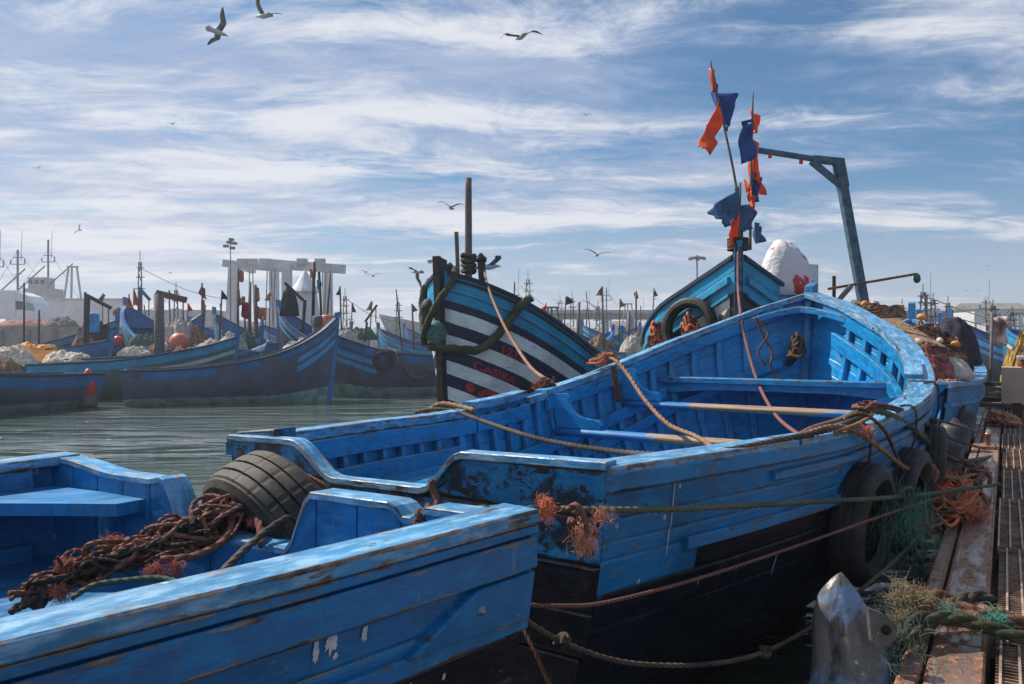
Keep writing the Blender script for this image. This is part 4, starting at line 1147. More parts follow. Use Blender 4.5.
# lamp posts with ring heads
def lamp_post(px, py, Y, label):
    b = place(0, 'lamp_post', label, 'lamp post', at_z(px, Y, 2.5), 0); zt = H-(py-HOR)/F*Y-2.5
    mb = MB(); mb.tube([(0, 0, 0), (0, 0, zt)], [.22, .12], 8); mb.build('pole', M_dkgrey, b)
    mb = MB(); mb.lathe([(.15, -.15), (1.3, -.08), (1.35, .1), (.3, .25), (.1, .5)], (0, 0, zt), n=12); mb.build('lamp_ring', M_dkgrey, b)
    for i in range(5):
        a = i*2*PI/5; mb = MB(); mb.box((1.15*math.cos(a), 1.15*math.sin(a), zt-.2), (.5, .4, .22), ch=.02); mb.build('floodlight', M_dkgrey, b)
lamp_post(435.5, 261, 130, 'tall harbour lamp post just left of the striped bow')
lamp_post(697, 258, 130, 'tall harbour lamp post left of the flagged bow')
lamp_post(62, 322, 130, 'short lamp post by the long wall') if False else None
pl = place(0, 'signal_post', 'slender post with a cluster of cameras beside the gantry leg', 'post', at_z(230.5, 88, QZ), 0)
mb = MB(); mb.tube([(0, 0, 0), (0, 0, 10.3-QZ+2.3)], [.09, .06], 6); mb.build('pole', M_dkgrey, pl)
for i, (dx, dz) in enumerate(((-.5, 9.5), (-.15, 9.9), (.2, 9.3), (.4, 9.8), (.1, 10.2))):
    mb = MB(); mb.box((dx, 0, dz-QZ+3.0-.15), (.55, .3, .28), .3*i); mb.build('camera_box', M_dkgrey, pl)
# elevated jetty on piers
BR = place(0, 'bridge', 'long low concrete bridge on many piers along the far shore', 'bridge', at_z(600, 128, 0), 0)
bx = lambda px, Y=128: (px-600)/F*Y
mb = MB(); mb.beam((bx(515), 0, 6.15), (bx(1100), 0, 6.0), 3.5, .9); mb.build('deck', M_conc, BR)
mb = MB(); mb.beam((bx(515), -1.7, 6.85), (bx(1100), -1.7, 6.7), .12, .5); mb.build('parapet', M_paleg, BR)
for i in range(22):
    mb = MB(); x = bx(530+i*25.); mb.beam((x, 0, -1), (x, 0, 5.72), 1.0, 1.4, up=V((0, 1, 0))); mb.build('pier', M_conc, BR)
# sheds and containers under and beside the bridge
rd = random.Random(4)
for i, (px, Y, w_, h_, m_, lb) in enumerate(((352, 150, 9, 3.6, M_paleg, 'grey shed right of the gantry on the far shore'), (455, 165, 12, 4.2, M_conc, 'brown block behind the striped bow'),
        (548, 150, 7, 4.6, M_whitew, 'white shed under the bridge, leftmost'), (585, 155, 10, 3.8, M_paleg, 'grey shed under the middle of the bridge'), (625, 150, 5, 5, M_whitew, 'white shed with a dark door under the bridge'),
        (655, 152, 6, 4.2, M_whitew, 'white shed under the bridge beside the flagged boat'), (960, 150, 9, 6.5, M_paleg, 'grey block behind the masts at right'), (990, 120, 8, 6.8, M_whitew, 'white block beyond the jetty at the right edge'), (412, 158, 14, 4, M_paleg, 'long grey roof line behind the ship bow'))):
    b = place(0, 'shed', lb, 'building', at_z(px, Y, 0), 0)
    mb = MB(); mb.box((0, 0, h_/2), (w_, 6, h_), ch=.03); mb.build('wall', m_, b)
    mb = MB(); poly = [V((-w_/2-.3, -3.2, h_)), V((-w_/2-.3, 0, h_+1.)), V((-w_/2-.3, 3.2, h_))]; mb.prism(poly, (0, 0, 0), (w_+.6, 0, 0)); mb.build('roof', M_conc, b)
    mb = MB(); mb.box((rd.uniform(-1, 1), -3.02, 1.2+2.4), (1.6, .08, 2.2)); mb.build('door', M_dkgrey, b)
# low headland
mb = MB(); vs = []; fs = []; n = 70
for i in range(n+1):
    x = -700+1400*i/n; hgt = 8+9*noise.fractal(V((i*.11, 3, 0)), 1, 2, 4)
    vs += [V((x, 520, -1)), V((x, 560, max(1.5, hgt))), V((x, 700, -1))]
for i in range(n):
    for j in range(2): a = i*3+j; fs.append((a, a+3, a+4, a+1))
mb.add(vs, fs, smooth=True); mb.build('hills', plain('dry_hills', (.16, .14, .11), .9, .3, .02), kind='structure', base=False)
trawler(521, 70, 1.2, .75, 'trawler with a dark wheelhouse and whip aerials behind the striped boat', seed=21, hull=True, mat=M_dkgrey)
trawler(583, 74, 1., .60, 'trawler with derricks in front of the bridge', seed=22, cabin=False, hull=True)
trawler(640, 84, 1., .58, 'trawler with a leaning derrick near the flagged boat', seed=24, hull=True, gal=False)
trawler(925, 60, 1.2, .62, 'trawler with two lattice masts right of the lamp boom', seed=26, hull=True, gal=False)
trawler(992, 66, 1.2, .62, 'trawler with tall mast above the jetty end', seed=28, hull=True)
trawler(355, 80, 1.0, .5, 'small trawler with a red topped mast right of the gantry', seed=31, hull=True, gal=False, cabin=False)
trawler(607, 110, 3.2, .8, 'distant trawler gallows above the bridge deck', seed=33, cabin=False)
def lattice(px, pyt, Y, label, w_=.5, mat=M_mast, zb=1.0):
    b = place(0, 'lattice_mast', label, 'mast', at_z(px, Y, zb), 0); zt = H-(pyt-HOR)/F*Y-zb; mb = MB()
    for s in (-1, 1): mb.beam((s*w_/2, 0, 0), (s*w_*.2, 0, zt), .07, .07, up=V((0, 1, 0)))
    n_ = 9
    for i in range(n_):
        a, c = i/n_, (i+1)/n_; s = 1 if i % 2 else -1
        mb.beam((s*w_*(.5-.3*a), 0, zt*a), (-s*w_*(.5-.3*c), 0, zt*c), .05, .05, up=V((0, 1, 0)))
    mb.build('lattice', mat, b)
    mb = MB()
    for q in (.72, .84, .94): mb.beam((-w_*(1.5-q), 0, zt*q), (w_*(1.6-q), 0, zt*q), .06, .06)
    mb.beam((0, 0, zt*.9), (0, 0, zt*1.12), .04, .04, up=V((0, 1, 0))); mb.build('yards', mat, b)
lattice(923, 292, 45, 'thin lattice mast right of the blue davit'); lattice(933, 300, 47, 'shorter leaning lattice mast beside the first'); lattice(993, 306, 42, 'lattice mast above the white box at the jetty end')
lattice(528, 279, 66, 'lattice radio mast left of the bridge', .6); lattice(560, 300, 90, 'far lattice mast over the bridge', .8)
# wires on the right
mb = MB()
for a, b in (((930, 298, 45), (1040, 327, 40)), ((932, 310, 45), (1040, 332, 42)), ((980, 318, 40), (1040, 324, 38))):
    A_, B_ = pt(*a), pt(*b); mb.tube([A_, A_.lerp(B_, .5)-V((0, 0, .25)), B_], .03, 5, res=5)
mb.build('rigging', M_mast, None, 'sagging mast wires running off the right edge', 'rigging')

# ------------------------------------------------------------------ moored boats across the water
DB = [0, .12, .30, .44, .58, .75]
P_hc = [P_navy, paint('hull_slate_blue', (.08, .12, .2), chip=.67, dirt=.35, rough=.6, wood=(.12, .12, .12), light=(.10, .14, .2)), paint('hull_faded_blue', (.02, .12, .27), chip=.66, dirt=.4, rough=.6, wood=(.14, .13, .12)), paint('hull_grey_teal', (.05, .12, .14), chip=.66, dirt=.4, rough=.6, wood=(.14, .13, .12))]
P_tc = [P_blue, P_cyan, paint('top_light_blue', (.06, .32, .58), chip=.65, dirt=.35, rough=.5)]
FBN = [0]
def fb(px, Y, hd_, L, label, zb=2.5, zs=1.1, b=1.0, bands=None, mats=None, from_bow=True, post=.35, group='moored fishing boats across the water', teal=None, ribn=0, zm=None):
    """px, Y give the bow (or the stern)"""
    fw = V((math.sin(R(hd_)), math.cos(R(hd_)), 0)); p = at_z(px, Y, 0)
    s_ = p-fw*L if from_bow else p
    FBN[0] += 1; i_ = FBN[0]
    mats = mats or [P_tc[i_ % 3], P_hc[(i_*3) % 4], P_teal, P_white]
    bands = bands or ((lambda k, u, s: 0 if k < 2 else (3 if k == 3 and u > .5 else 1)) if i_ % 4 == 1 else (lambda k, u, s: 0 if k in (0, 1, 3) and (k < 3 or u > .6) else 1))
    return make_boat((s_.x, s_.y), hd_, L, [(0, b*.8), (.3, b), (.6, b), (.8, b*.8), (.92, b*.48), (1, .03)], [(0, zs), (.4, zm or zs+.12), (.65, (zm or zs+.12)+.25*(zb-zs)), (.85, zs+.66*(zb-zs)), (1, zb)],
                     bands or (lambda k, u, s: 0 if k < 2 else 1), DB, mats, label, low=2, ns=20, inside=P_blue, cap=P_blue if (int(px) % 2) else P_navy, group=group, post=post, teal=teal, ribn=ribn, rake=.35, beams=2)
P_slate = paint('slate_hull', (.085, .105, .17), chip=.70, dirt=.35, rough=.6, wood=(.09, .09, .10), light=(.07, .08, .13), spots=.3, worn=.4)
P_bright = paint('bright_blue_stripe', (.02, .30, .65), chip=.70, dirt=.3, rough=.5, worn=.4)
def e_band(k, u, s):
    if k == 0: return 0
    if k == 1: return 0 if (.10 < u < .42 or .50 < u < .62 or u > .70) else 1
    if k in (3, 5): return 3 if u > .80 else 1
    return 1
E1, hE = make_boat((-11.65, 24.5), 69.5, 6.35, [(0, .9), (.3, 1.05), (.6, 1.05), (.8, .85), (.92, .5), (1, .03)], [(0, 1.06), (.3, 1.12), (.55, 1.32), (.75, 1.68), (.9, 2.2), (1, 2.72)],
    lambda k, u, s: {0: 0, 1: 1, 3: 3}[e_band(k, u, s)], [0, .10, .27, .40, .56, .68, .86], [P_blue, P_slate, P_teal, P_bright, P_teal], 'dark hulled boat with blue stripes curving up its bow in the far row', low=2, ns=34, inside=P_blue,
    cap=P_navy, group='moored fishing boats across the water', post=.16, teal=.22, ribn=10, stemmat=P_blue, rake=.25)
F1, hF = make_boat((-.9, 30.6), -108., 6.3, [(0, .9), (.3, 1.1), (.6, 1.1), (.8, .95), (.92, .6), (1, .03)], [(0, 1.45), (.3, 1.42), (.6, 1.55), (.8, 1.9), (1, 2.4)],
    lambda k, u, s: {0: 0, 1: 1, 3: 3}[e_band(k, min(1, u+.1), s)], [0, .12, .30, .44, .62, .74, .9], [P_blue, P_slate, P_teal, P_bright, P_teal], 'dark hulled boat with an old tyre over its rail, right of the gantry', low=2, ns=28, inside=P_blue,
    cap=P_navy, group='moored fishing boats across the water', post=.1, teal=.3, ribn=8, rake=.3)
G1, hG = make_boat((-12.75, 24.3), 203., 6.2, [(0, .9), (.3, 1.1), (.6, 1.1), (.8, .9), (1, .03)], [(0, .98), (.5, 1.05), (.8, 1.3), (1, 1.8)], lambda k, u, s: (0 if k in (1, 2) else 1) if k < 3 else 1,
    [0, .06, .22, .38, .6, .75], [P_blue, P_slate, P_teal, P_teal], 'dark boat with a blue band cut off by the left edge of the picture', low=2, ns=20, inside=P_blue, cap=P_navy, group='moored fishing boats across the water', teal=.22)
fb(238, 28.6, 74, 6.4, 'second blue boat of the far row, right behind the striped dark hull', zb=2.1, zs=1.18, b=.95)
fb(262, 31., 76, 6.6, 'third blue boat of the far row, carrying rope heaps', zb=2.2, zs=1.3, b=.95)
fb(112, 30.5, 82, 6.2, 'blue boat under the orange tarpaulin at far left', zb=2.0, zs=1.35, b=1.)
fb(118, 36, 80, 6.5, 'boat with a pointed blue bow below the dark crane at left', zb=2.9, zs=1.5, b=1.1)
fb(125, 35, -62, 5.5, 'boat with a raised striped bow under two ochre flags', zb=3.5, zs=1.6, b=1.1, bands=lambda k, u, s: 0 if k in (0, 1, 3) else 1)
fb(204, 38, 62, 5.6, 'blue boat bow beside the red pennant', zb=3.3, zs=1.7, b=1.1)
fb(214, 40, -64, 6., 'blue boat bow facing the red pennant from the right', zb=3.3, zs=1.6, b=1.1)
fb(278, 33.5, -72, 5.2, 'boat with a tall blue stem in front of the gantry', zb=3.35, zs=1.6, b=1., post=.3)
fb(330, 36, 84, 6.4, 'blue boat lying behind the curved striped bow', zb=2.4, zs=1.5, b=1.)
fb(378, 46, -70, 6., 'small blue boat beyond the tyre draped rail', zb=2.7, zs=1.4, b=1.1)
fb(436, 48, 78, 6., 'blue boat just left of the striped bow', zb=2.4, zs=1.4, b=1.1)
for px_, Y_, h_, lb_ in ((148, 47, 70, 'distant pale blue boat below the rigged mast at left'), (262, 50, -66, 'distant boat seen through the gantry legs'), (352, 55, 80, 'distant boat right of the gantry under a short mast'), (404, 60, -75, 'distant boat under the grey ship bow'),
    (582, 52, -70, 'distant boat under the bridge derricks'), (640, 56, 66, 'distant boat by the right end of the visible bridge'), (190, 45, -72, 'distant boat behind the timber derrick')):
    fb(px_, Y_, h_, 6.2, lb_, zb=3., zs=1.7, b=1.2)
fb(560, 40, -60, 6., 'blue bow peeping over the striped boat, with a red ball', zb=2.7, zs=1.3, b=1.1)
fb(613, 42, 60, 6., 'blue bow in front of the bridge, pointing right', zb=2.5, zs=1.2, b=1.1)
fb(622, 36, -72, 5.6, 'dark blue bow with pale rail in front of the bridge', zb=2.3, zs=1.1, b=1.1, bands=lambda k, u, s: 1)
fb(919, 20.2, 31.15, 5.6, 'second boat along the jetty, blue with a pale rail', zb=2.35, zs=1.35, b=1.1, group='boats along the jetty')
fb(940, 26.2, 31.15, 5.4, 'third boat along the jetty, beyond the pale railed one', zb=2.5, zs=1.3, b=1.1, group='boats along the jetty')
fb(950, 33., -40, 6., 'blue bow behind the cloth piled boat', zb=2.9, zs=1.3, b=1.1, group='boats along the jetty')
fb(1003, 28., -30, 6., 'bright blue bow beyond the plank stack', zb=2.4, zs=1.3, b=1.1, group='boats along the jetty')
# ------------------------------------------------------------------ mooring lines
pp = lambda *q: [pt(a, b, y) for a, b, y in q]
rope('mooring_rope', 'taut grey green rope from the near stern across the big boat to the orange tangle', 'rope',
     pp((418, 523, 2.36), (432, 513, 2.38), (470, 509, 2.42), (545, 509, 2.5), (608, 510, 2.62), (680, 509, 2.88), (760, 505, 3.18), (830, 501, 3.46), (886, 498, 3.9), (945, 492, 4.75), (1000, 484, 5.6)), .0105, RP_green)
rope('rope_end', 'frayed orange tuft knotted on the taut rope, left of the knot bundle', 'rope', pp((541, 509, 2.47), (548, 509, 2.47)), .017, RP_orange, frays=[(pt(546, 506, 2.47), 90, .04, (0, 0, .6)), (pt(546, 512, 2.47), 60, .04, (0, 0, -.8))])
rope('rope_end', 'knot bundle with a pale orange brush of fibres hanging from the taut rope', 'rope',
     pp((568, 509, 2.46), (576, 505, 2.44), (583, 515, 2.44), (587, 528, 2.44), (585, 538, 2.45)), .009, RP_pink, knots=[(pt(577, 510, 2.45), .55), (pt(572, 522, 2.44), .5)],
     frays=[(pt(585, 538, 2.45), 130, .055, (-.3, 0, -1)), (pt(603, 512, 2.47), 50, .05, (-.6, 0, -1)), (pt(580, 525, 2.45), 30, .06, (1, 0, -.5))], fmat=plain('pale_orange_fibre', (.62, .30, .20), .9, .3, 30))
rope('rope_end', 'brown rope end standing up from the knot on the near stern', 'rope', pp((455, 522, 2.3), (438, 517, 2.34), (437, 500, 2.38), (431, 484, 2.4), (434, 480, 2.4)), .010, RP_brown, knots=[(pt(433, 516, 2.34), 1.3), (pt(424, 520, 2.32), 1.1)], frays=[(pt(422, 521, 2.32), 30, .03, (0, 0, 0))], fmat=M_fray_o)
rope('mooring_rope', 'thin pinkish line sagging across the black hull below the taut rope', 'rope',
     pp((516, 604, 2.25), (560, 606, 2.36), (608, 602, 2.55), (700, 578, 2.9), (800, 545, 3.35), (870, 520, 3.75), (930, 500, 4.5), (975, 488, 5.5)), .0065, RP_pink, twist=False)
rope('mooring_rope', 'slack dark line hanging lowest between the near stern and the jetty', 'rope',
     pp((505, 606, 2.25), (528, 622, 2.32), (560, 641, 2.4), (605, 658, 2.5), (650, 665, 2.6), (712, 664, 2.75), (765, 652, 2.95), (810, 628, 3.15), (845, 603, 3.35), (893, 562, 3.9), (930, 525, 4.6), (975, 492, 5.5)), .0085, RP_dark,
     knots=[(pt(562, 641, 2.4), 1.), (pt(765, 652, 2.95), 1.)], twist=True)
rope('mooring_rope', 'short rusty brown line dropping behind the near stern to the water', 'rope', pp((519, 622, 2.5), (535, 652, 2.45), (556, 700, 2.4)), .006, RP_brown, twist=False)
rope('mooring_rope', 'tan rope slanting from the tall pole down over the striped bow', 'rope', pp((484, 270, 12.8), (487, 283, 12.2), (494, 303, 11.5), (507, 331, 10.3), (528, 364, 8.6), (545, 379, 7.5), (551, 384, 7.1)), .018, RP_tan, twist=False)
tangle('rope_bundle', 'brown rope lashed round the far rail beside the first knee', 'rope', pt(545, 390, 7.1)+V((0, 0, -.03)), .12, .09, .13, .012, [RP_brown, RP_orange], nr=7, seed=11, frays=3, fl=.07)
tangle('rope_bundle', 'orange brown rope wound over the far rail beside the second knee', 'rope', pt(606, 366, 7.55)+V((0, 0, .0)), .17, .10, .11, .014, [RP_brown, RP_orange, RP_tan], nr=9, seed=12, frays=4, fl=.07)
for i, (px, y0, y1, Y) in enumerate(((541, 388, 425, 7.02), (611, 366, 402, 7.42))):
    mb = MB()
    for k_ in range(3): mb.tube(pp((px+k_*2, y0, Y), (px+3+k_*2, (y0+y1)/2, Y-.03), (px+5+k_*2, y1, Y-.02)), .011, 7, twist=True)
    mb.build('lashing', RP_brown, None, ('brown lashing hanging down the far rail by the first knee', 'brown lashing hanging down the far rail by the second knee')[i], 'rope')
rope('loose_rope', 'tan rope hanging inside the big boat from the second rail lashing', 'rope', pp((603, 361, 7.55), (613, 359, 7.45), (626, 372, 7.25), (645, 400, 6.85), (668, 424, 6.4), (695, 436, 6.0), (710, 446, 5.7), (722, 462, 5.5)), .017, RP_tan)
rope('loose_rope', 'pinkish rope falling from the pointed bow into the big boat', 'rope', pp((738, 252, 11.0), (738, 285, 10.4), (740, 309, 8.4), (745, 338, 8.0), (757, 380, 7.4), (775, 414, 6.7), (798, 434, 6.0), (820, 446, 5.5)), .015, RP_pink)
rope('mooring_rope', 'dark rope lying from the far rail across the stern deck to the near rail', 'rope', pp((416, 412, 6.35), (432, 409, 6.15), (455, 411, 5.95), (480, 420, 5.5), (540, 439, 4.7), (620, 452, 4.0), (690, 455, 3.4), (735, 449, 3.3), (780, 440, 3.52), (815, 433, 3.74), (845, 424, 4.0), (866, 415, 4.2)), .0135, RP_dark)
rope('loose_rope', 'tan rope coil lying on the far rail right of the striped stem', 'rope', pp((425, 413, 6.3), (440, 404, 6.2), (458, 406, 6.05), (475, 411, 5.9), (466, 412, 6.0), (448, 409, 6.15)), .018, RP_tan)
rope('mooring_rope', 'brown rope from the near rail to the orange tangle, with a fat knot', 'rope', pp((800, 436, 3.66), (830, 427, 3.86), (852, 430, 3.98), (880, 448, 4.15), (905, 468, 4.6), (925, 474, 5.1), (950, 478, 5.4), (985, 476, 5.8)), .0125, RP_tan, knots=[(pt(927, 474, 5.1), 2.1)], frays=[(pt(866, 432, 4.0), 60, .05, (0, 0, 1))])
rope('mooring_rope', 'thick slack green rope from the near rail to the second cleat', 'rope', pp((845, 420, 4.1), (870, 411, 4.35), (895, 417, 4.6), (918, 433, 5.0), (938, 451, 5.7), (962, 461, 6.8), (990, 457, 7.9)), .017, RP_green)
rope('mooring_rope', 'thin brown line from the near rail to the second cleat, uppermost', 'rope', pp((862, 406, 4.35), (885, 405, 4.5), (920, 415, 5.2), (955, 425, 6.6), (990, 436, 8.4)), .009, RP_brown, twist=False)
rope('mooring_rope', 'dark line below the uppermost brown line to the jetty', 'rope', pp((868, 409, 4.35), (892, 409, 4.6), (925, 424, 5.3), (955, 440, 6.4), (985, 449, 8.)), .010, RP_dark, twist=False)
rope('mooring_rope', 'lower brown line looping from the near rail toward the jetty edge', 'rope', pp((872, 410, 4.35), (898, 418, 4.65), (928, 437, 5.3), (955, 455, 6.1), (978, 470, 6.3)), .008, RP_brown, twist=False)
rope('loose_rope', 'dark red rope end dangling down the near side over the tyre', 'rope', pp((845, 418, 4.1), (864, 414, 4.15), (884, 430, 4.15), (894, 450, 4.35), (903, 470, 4.6), (911, 484, 4.85)), .009, RP_brown)
rope('loose_rope', 'loop of tan rope lying on top of the near rail', 'rope', pp((790, 440, 3.56), (812, 428, 3.86), (838, 420, 4.08), (856, 412, 4.3), (872, 414, 4.25), (858, 424, 4.02), (835, 432, 3.85)), .010, RP_tan)
for a_, b_ in ((836, 852),): pass
tangle('rope_bundle', 'brick red rope loops lying on the near rail at the widest point', 'rope', pt(868, 410, 4.3)+V((0, 0, .0)), .16, .07, .04, .008, [RP_brown, RP_pink], nr=6, seed=14, rz=.85)
tangle('rope_bundle', 'dark rope knot hanging on the inside of the big bow', 'rope', aw((5.62, .02, 1.60)), .10, .12, .34, .016, [RP_dark, RP_brown, RP_dark], nr=14, seed=15)
mb = MB(); mb.tube(pp((755, 318, 7.9), (764, 338, 7.85), (772, 352, 7.8), (771, 368, 7.75), (780, 385, 7.7)), .012, 7, twist=True); mb.tube(pp((757, 318, 7.9), (768, 334, 7.82), (758, 352, 7.8), (766, 366, 7.75)), .010, 7, twist=True)
mb.build('lashing', RP_brown, None, 'knotted dark brown cord hanging from the far rail near the big bow', 'rope')
# tyres along the hull and between the boats
for u, d, lb in ((.335, .47, 'tyre hanging on the near side of the big boat, closest to the camera'), (.475, .52, 'tyre hanging on the big boat at its widest point'), (.61, .55, 'tyre hanging on the big boat farthest along, before the fenders')):
    p = hA.D(u, -1, d, .085); n_ = (hA.D(u, -1, d, .2)-hA.D(u, -1, d, 0)).normalized()
    c = aw(p); nn = Matrix.Rotation(A.rotation_euler.z, 3, 'Z') @ V((n_.x, n_.y, n_.z*.3))
    tyre('tyre', lb, c, nn, ro=.31, w=.16, ri=.19)
    mb = MB(); a_ = aw(hA.D(u, -1, -.02, .03)); b_ = c+V((0, 0, .26)); mb.tube([aw(hA.P(u, -1, 1)+V((0, .05, .018))), aw(hA.P(u, -1, 1)+V((0, -.015, .02))), aw(hA.D(u, -1, .03, .045)), aw(hA.D(u, -1, .17, .055)), b_], .0065, 7, twist=True)
    mb.build('lashing', RP_dark, None, 'short dark lashing holding the '+('nearest', 'middle', 'farthest')[(.335, .475, .61).index(u)]+' hull tyre to the rail', 'rope')
tyre('tyre', 'scuffed car tyre wedged between the two nearest sterns', pt(281, 545, 3.08), V((-.62, -.62, -.42)), ro=.365, w=.23, ri=.24, mat=plain('scuffed_tyre_rubber', (.020, .018, .016), .7, .5, 9, base2=(.055, .046, .038), bump=.5, dist=.004))
# rope pile in the near stern
rd = random.Random(31); sp_ = pp((18, 606, 2.5), (55, 590, 2.58), (100, 575, 2.68), (150, 553, 2.74), (200, 540, 2.8), (235, 516, 2.86), (290, 508, 2.92), (345, 512, 2.86))
mb = MB()
for k_ in range(46):
    a0 = rd.randrange(0, 3); a1 = rd.randrange(5, 8)+1; P = []
    for i, q in enumerate(resample(spline(sp_[a0:a1], 8), 11)):
        amp = .046 if 1 < i < 9 else .026
        P.append(q+V((rd.gauss(0, 1)*amp, rd.gauss(0, 1)*amp*.9, abs(rd.gauss(0, 1))*.045-.015)))
    mb.tube(P, rd.choice((.005, .006, .0078)), 8, mi=rd.choice((0, 0, 0, 0, 1, 2)), twist=True, res=8)
for k_ in range(12):
    t = rd.uniform(.3, .8); q = resample(spline(sp_, 8), 40)[int(t*40)]+V((rd.gauss(0, 1)*.03, rd.gauss(0, 1)*.03, .045)); a_ = V((rd.gauss(0, 1), rd.gauss(0, 1), rd.gauss(0, 1)*.6)).normalized(); b_ = a_.orthogonal().normalized(); rr = rd.uniform(.05, .09)
    mb.tube([q+(a_*math.cos(x_)+b_*math.sin(x_)*.7)*rr for x_ in [i*PI/4 for i in range(8)]], rd.choice((.006, .0075)), 8, mi=rd.choice((0, 0, 0, 1, 2)), twist=True, res=5, closed=True)
pile = mb.build('rope_pile', [ropemat('heap_rope', (.22, .085, .055), (.30, .15, .10), (.10, .05, .035)), RP_dark, RP_pink], None, 'long tangled heap of brown rope lying across the near stern', 'rope')
f = MB()
for px, py, Y, n_, l_ in ((110, 545, 2.75, 160, .08), (65, 565, 2.6, 120, .07), (155, 572, 2.6, 150, .07), (175, 568, 2.6, 80, .06), (60, 592, 2.55, 60, .08), (253, 522, 2.8, 50, .04), (205, 520, 2.85, 60, .05)): fray(f, pt(px, py, Y), n_*2, l_*.55, V((0, 0, .2)), 1.3, r=.0008, rnd=rd)
fo = f.build('frayed_end', plain('brick_fibre', (.40, .13, .09), .9, .3, 30), pile); fo.location = -pile.location
rope('loose_rope', 'grey black rope lying on top of the brown heap by the tyre', 'rope', pp((10, 612, 2.5), (30, 600, 2.52), (55, 572, 2.6), (100, 560, 2.64), (150, 545, 2.7), (200, 522, 2.78), (240, 506, 2.82), (300, 506, 2.86), (318, 512, 2.84), (285, 519, 2.76), (250, 545, 2.6), (222, 572, 2.45)), .0115, RP_dark, knots=[(pt(192, 527, 2.76), 1.2), (pt(34, 597, 2.53), 1.4)])
rope('loose_rope', 'stiff brown rope loop hanging over the notch of the near stern', 'rope', pp((160, 560, 2.62), (195, 556, 2.66), (225, 540, 2.72), (232, 520, 2.8), (222, 510, 2.86), (245, 505, 2.86), (258, 520, 2.78), (262, 545, 2.66)), .013, RP_brown)
rope('loose_rope', 'thin grey rope lying on the deck in front of the heap', 'rope', pp((72, 598, 2.48), (95, 585, 2.55), (130, 580, 2.56), (160, 578, 2.55), (185, 585, 2.5)), .009, RP_green)

# jetty tangles
tangle('rope_bundle', 'bright orange net rope heaped over the first cleat on the jetty', 'rope', jl((3.25, -.02, JZ+.0)), .85, .19, .20, .0105, [RP_orange, RP_orange, RP_tan], nr=40, seed=41, rz=J.rotation_euler.z, frays=24, fl=.10, steps=11)
tangle('rope_bundle', 'pale pink rope loops lying on the orange tangle', 'rope', jl((3.7, -.12, JZ+.08)), .28, .14, .16, .014, [RP_tan, RP_pink], nr=5, seed=43, rz=J.rotation_euler.z, frays=0)
tangle('rope_bundle', 'brown rope ends hanging off the jetty edge before the orange tangle', 'rope', jl((3.1, .13, JZ-.22)), .28, .10, .26, .013, [RP_brown, RP_pink, RP_dark], nr=9, seed=44, rz=J.rotation_euler.z, frays=8, fl=.12)
f = MB(); rd = random.Random(9)
for px, py, Y, n_, l_ in ((903, 497, 4.2, 90, .10), (900, 505, 4.2, 150, .40), (906, 512, 4.3, 110, .44), (912, 508, 4.35, 80, .3)): fray(f, pt(px, py, Y), n_*.4, l_*.75, V((0, 0, -1)), .13, r=.0011, curl=.22, rnd=rd)
f.build('net_shred', plain('sea_green_fibre', (.06, .20, .155), .9, .4, 30), None, 'sea green shredded net hanging from the taut rope by the jetty', 'net')
rope('rope_end', 'green ring knot where the taut rope meets the shredded net', 'rope', pp((897, 497, 4.05), (903, 490, 4.05), (910, 488, 4.1), (913, 495, 4.1), (906, 502, 4.1)), .010, RP_green, knots=[(pt(904, 497, 4.1), 1.1)])
tangle('rope_coil', 'coil of pale yellow rope on the jetty near the plank stack', 'rope', jl((9.8, -.28, JZ)), .34, .24, .16, .022, [RP_tan, RP_tan, RP_orange], nr=14, seed=47, rz=J.rotation_euler.z)
tangle('rope_bundle', 'dark rope and net lump hanging at the jetty edge by the far fenders', 'rope', jl((8.9, .22, JZ-.1)), .4, .2, .4, .022, [RP_dark, RP_brown, RP_orange], nr=14, seed=48, rz=J.rotation_euler.z)
# thick mossy lines round the near edge beam
def thick(lb, pts, r, seed, fr=(), m=RP_olive, fm=M_fray_k):
    P = spline(pts, 14); L = sum((P[i+1]-P[i]).length for i in range(len(P)-1)); P = resample(P, int(L/(r*.8))); mb = MB(); rd = random.Random(seed)
    for q in range(3):
        Q = []; a_ = V((0, 0, 1))
        for i, p in enumerate(P):
            t = (P[min(i+1, len(P)-1)]-P[max(i-1, 0)]).normalized(); e1 = t.cross(V((0, 0, 1))).normalized(); e2 = e1.cross(t); th = i*.8/9*2*PI*.8+q*2*PI/3
            Q.append(p+(e1*math.cos(th)+e2*math.sin(th))*r*(.56+.1*noise.noise(V((i*.2, q, seed)))))
        mb.tube(Q, r*.58, 8, res=1)
    for i in range(240):
        p = rd.choice(P)+V((rd.gauss(0, 1), rd.gauss(0, 1), rd.gauss(0, 1)))*r*.5; v = V((rd.gauss(0, 1), rd.gauss(0, 1), rd.gauss(0, 1)+.3)).normalized()
        w = V((rd.gauss(0, 1), rd.gauss(0, 1), rd.gauss(0, 1)))*.5; l_ = r*rd.uniform(.7, 1.9)
        mb.tube([p, p+v*l_*.6, p+(v+w)*l_], .0006, 3, smooth=False, res=1)
    o = mb.build('mooring_rope', m, None, lb, 'rope')
    for (c, cnt, ln, d) in fr:
        k = MB(); fray(k, c, cnt, ln, V(d), 1.); fo = k.build('frayed_end', fm, o); fo.location = -o.location
    return o
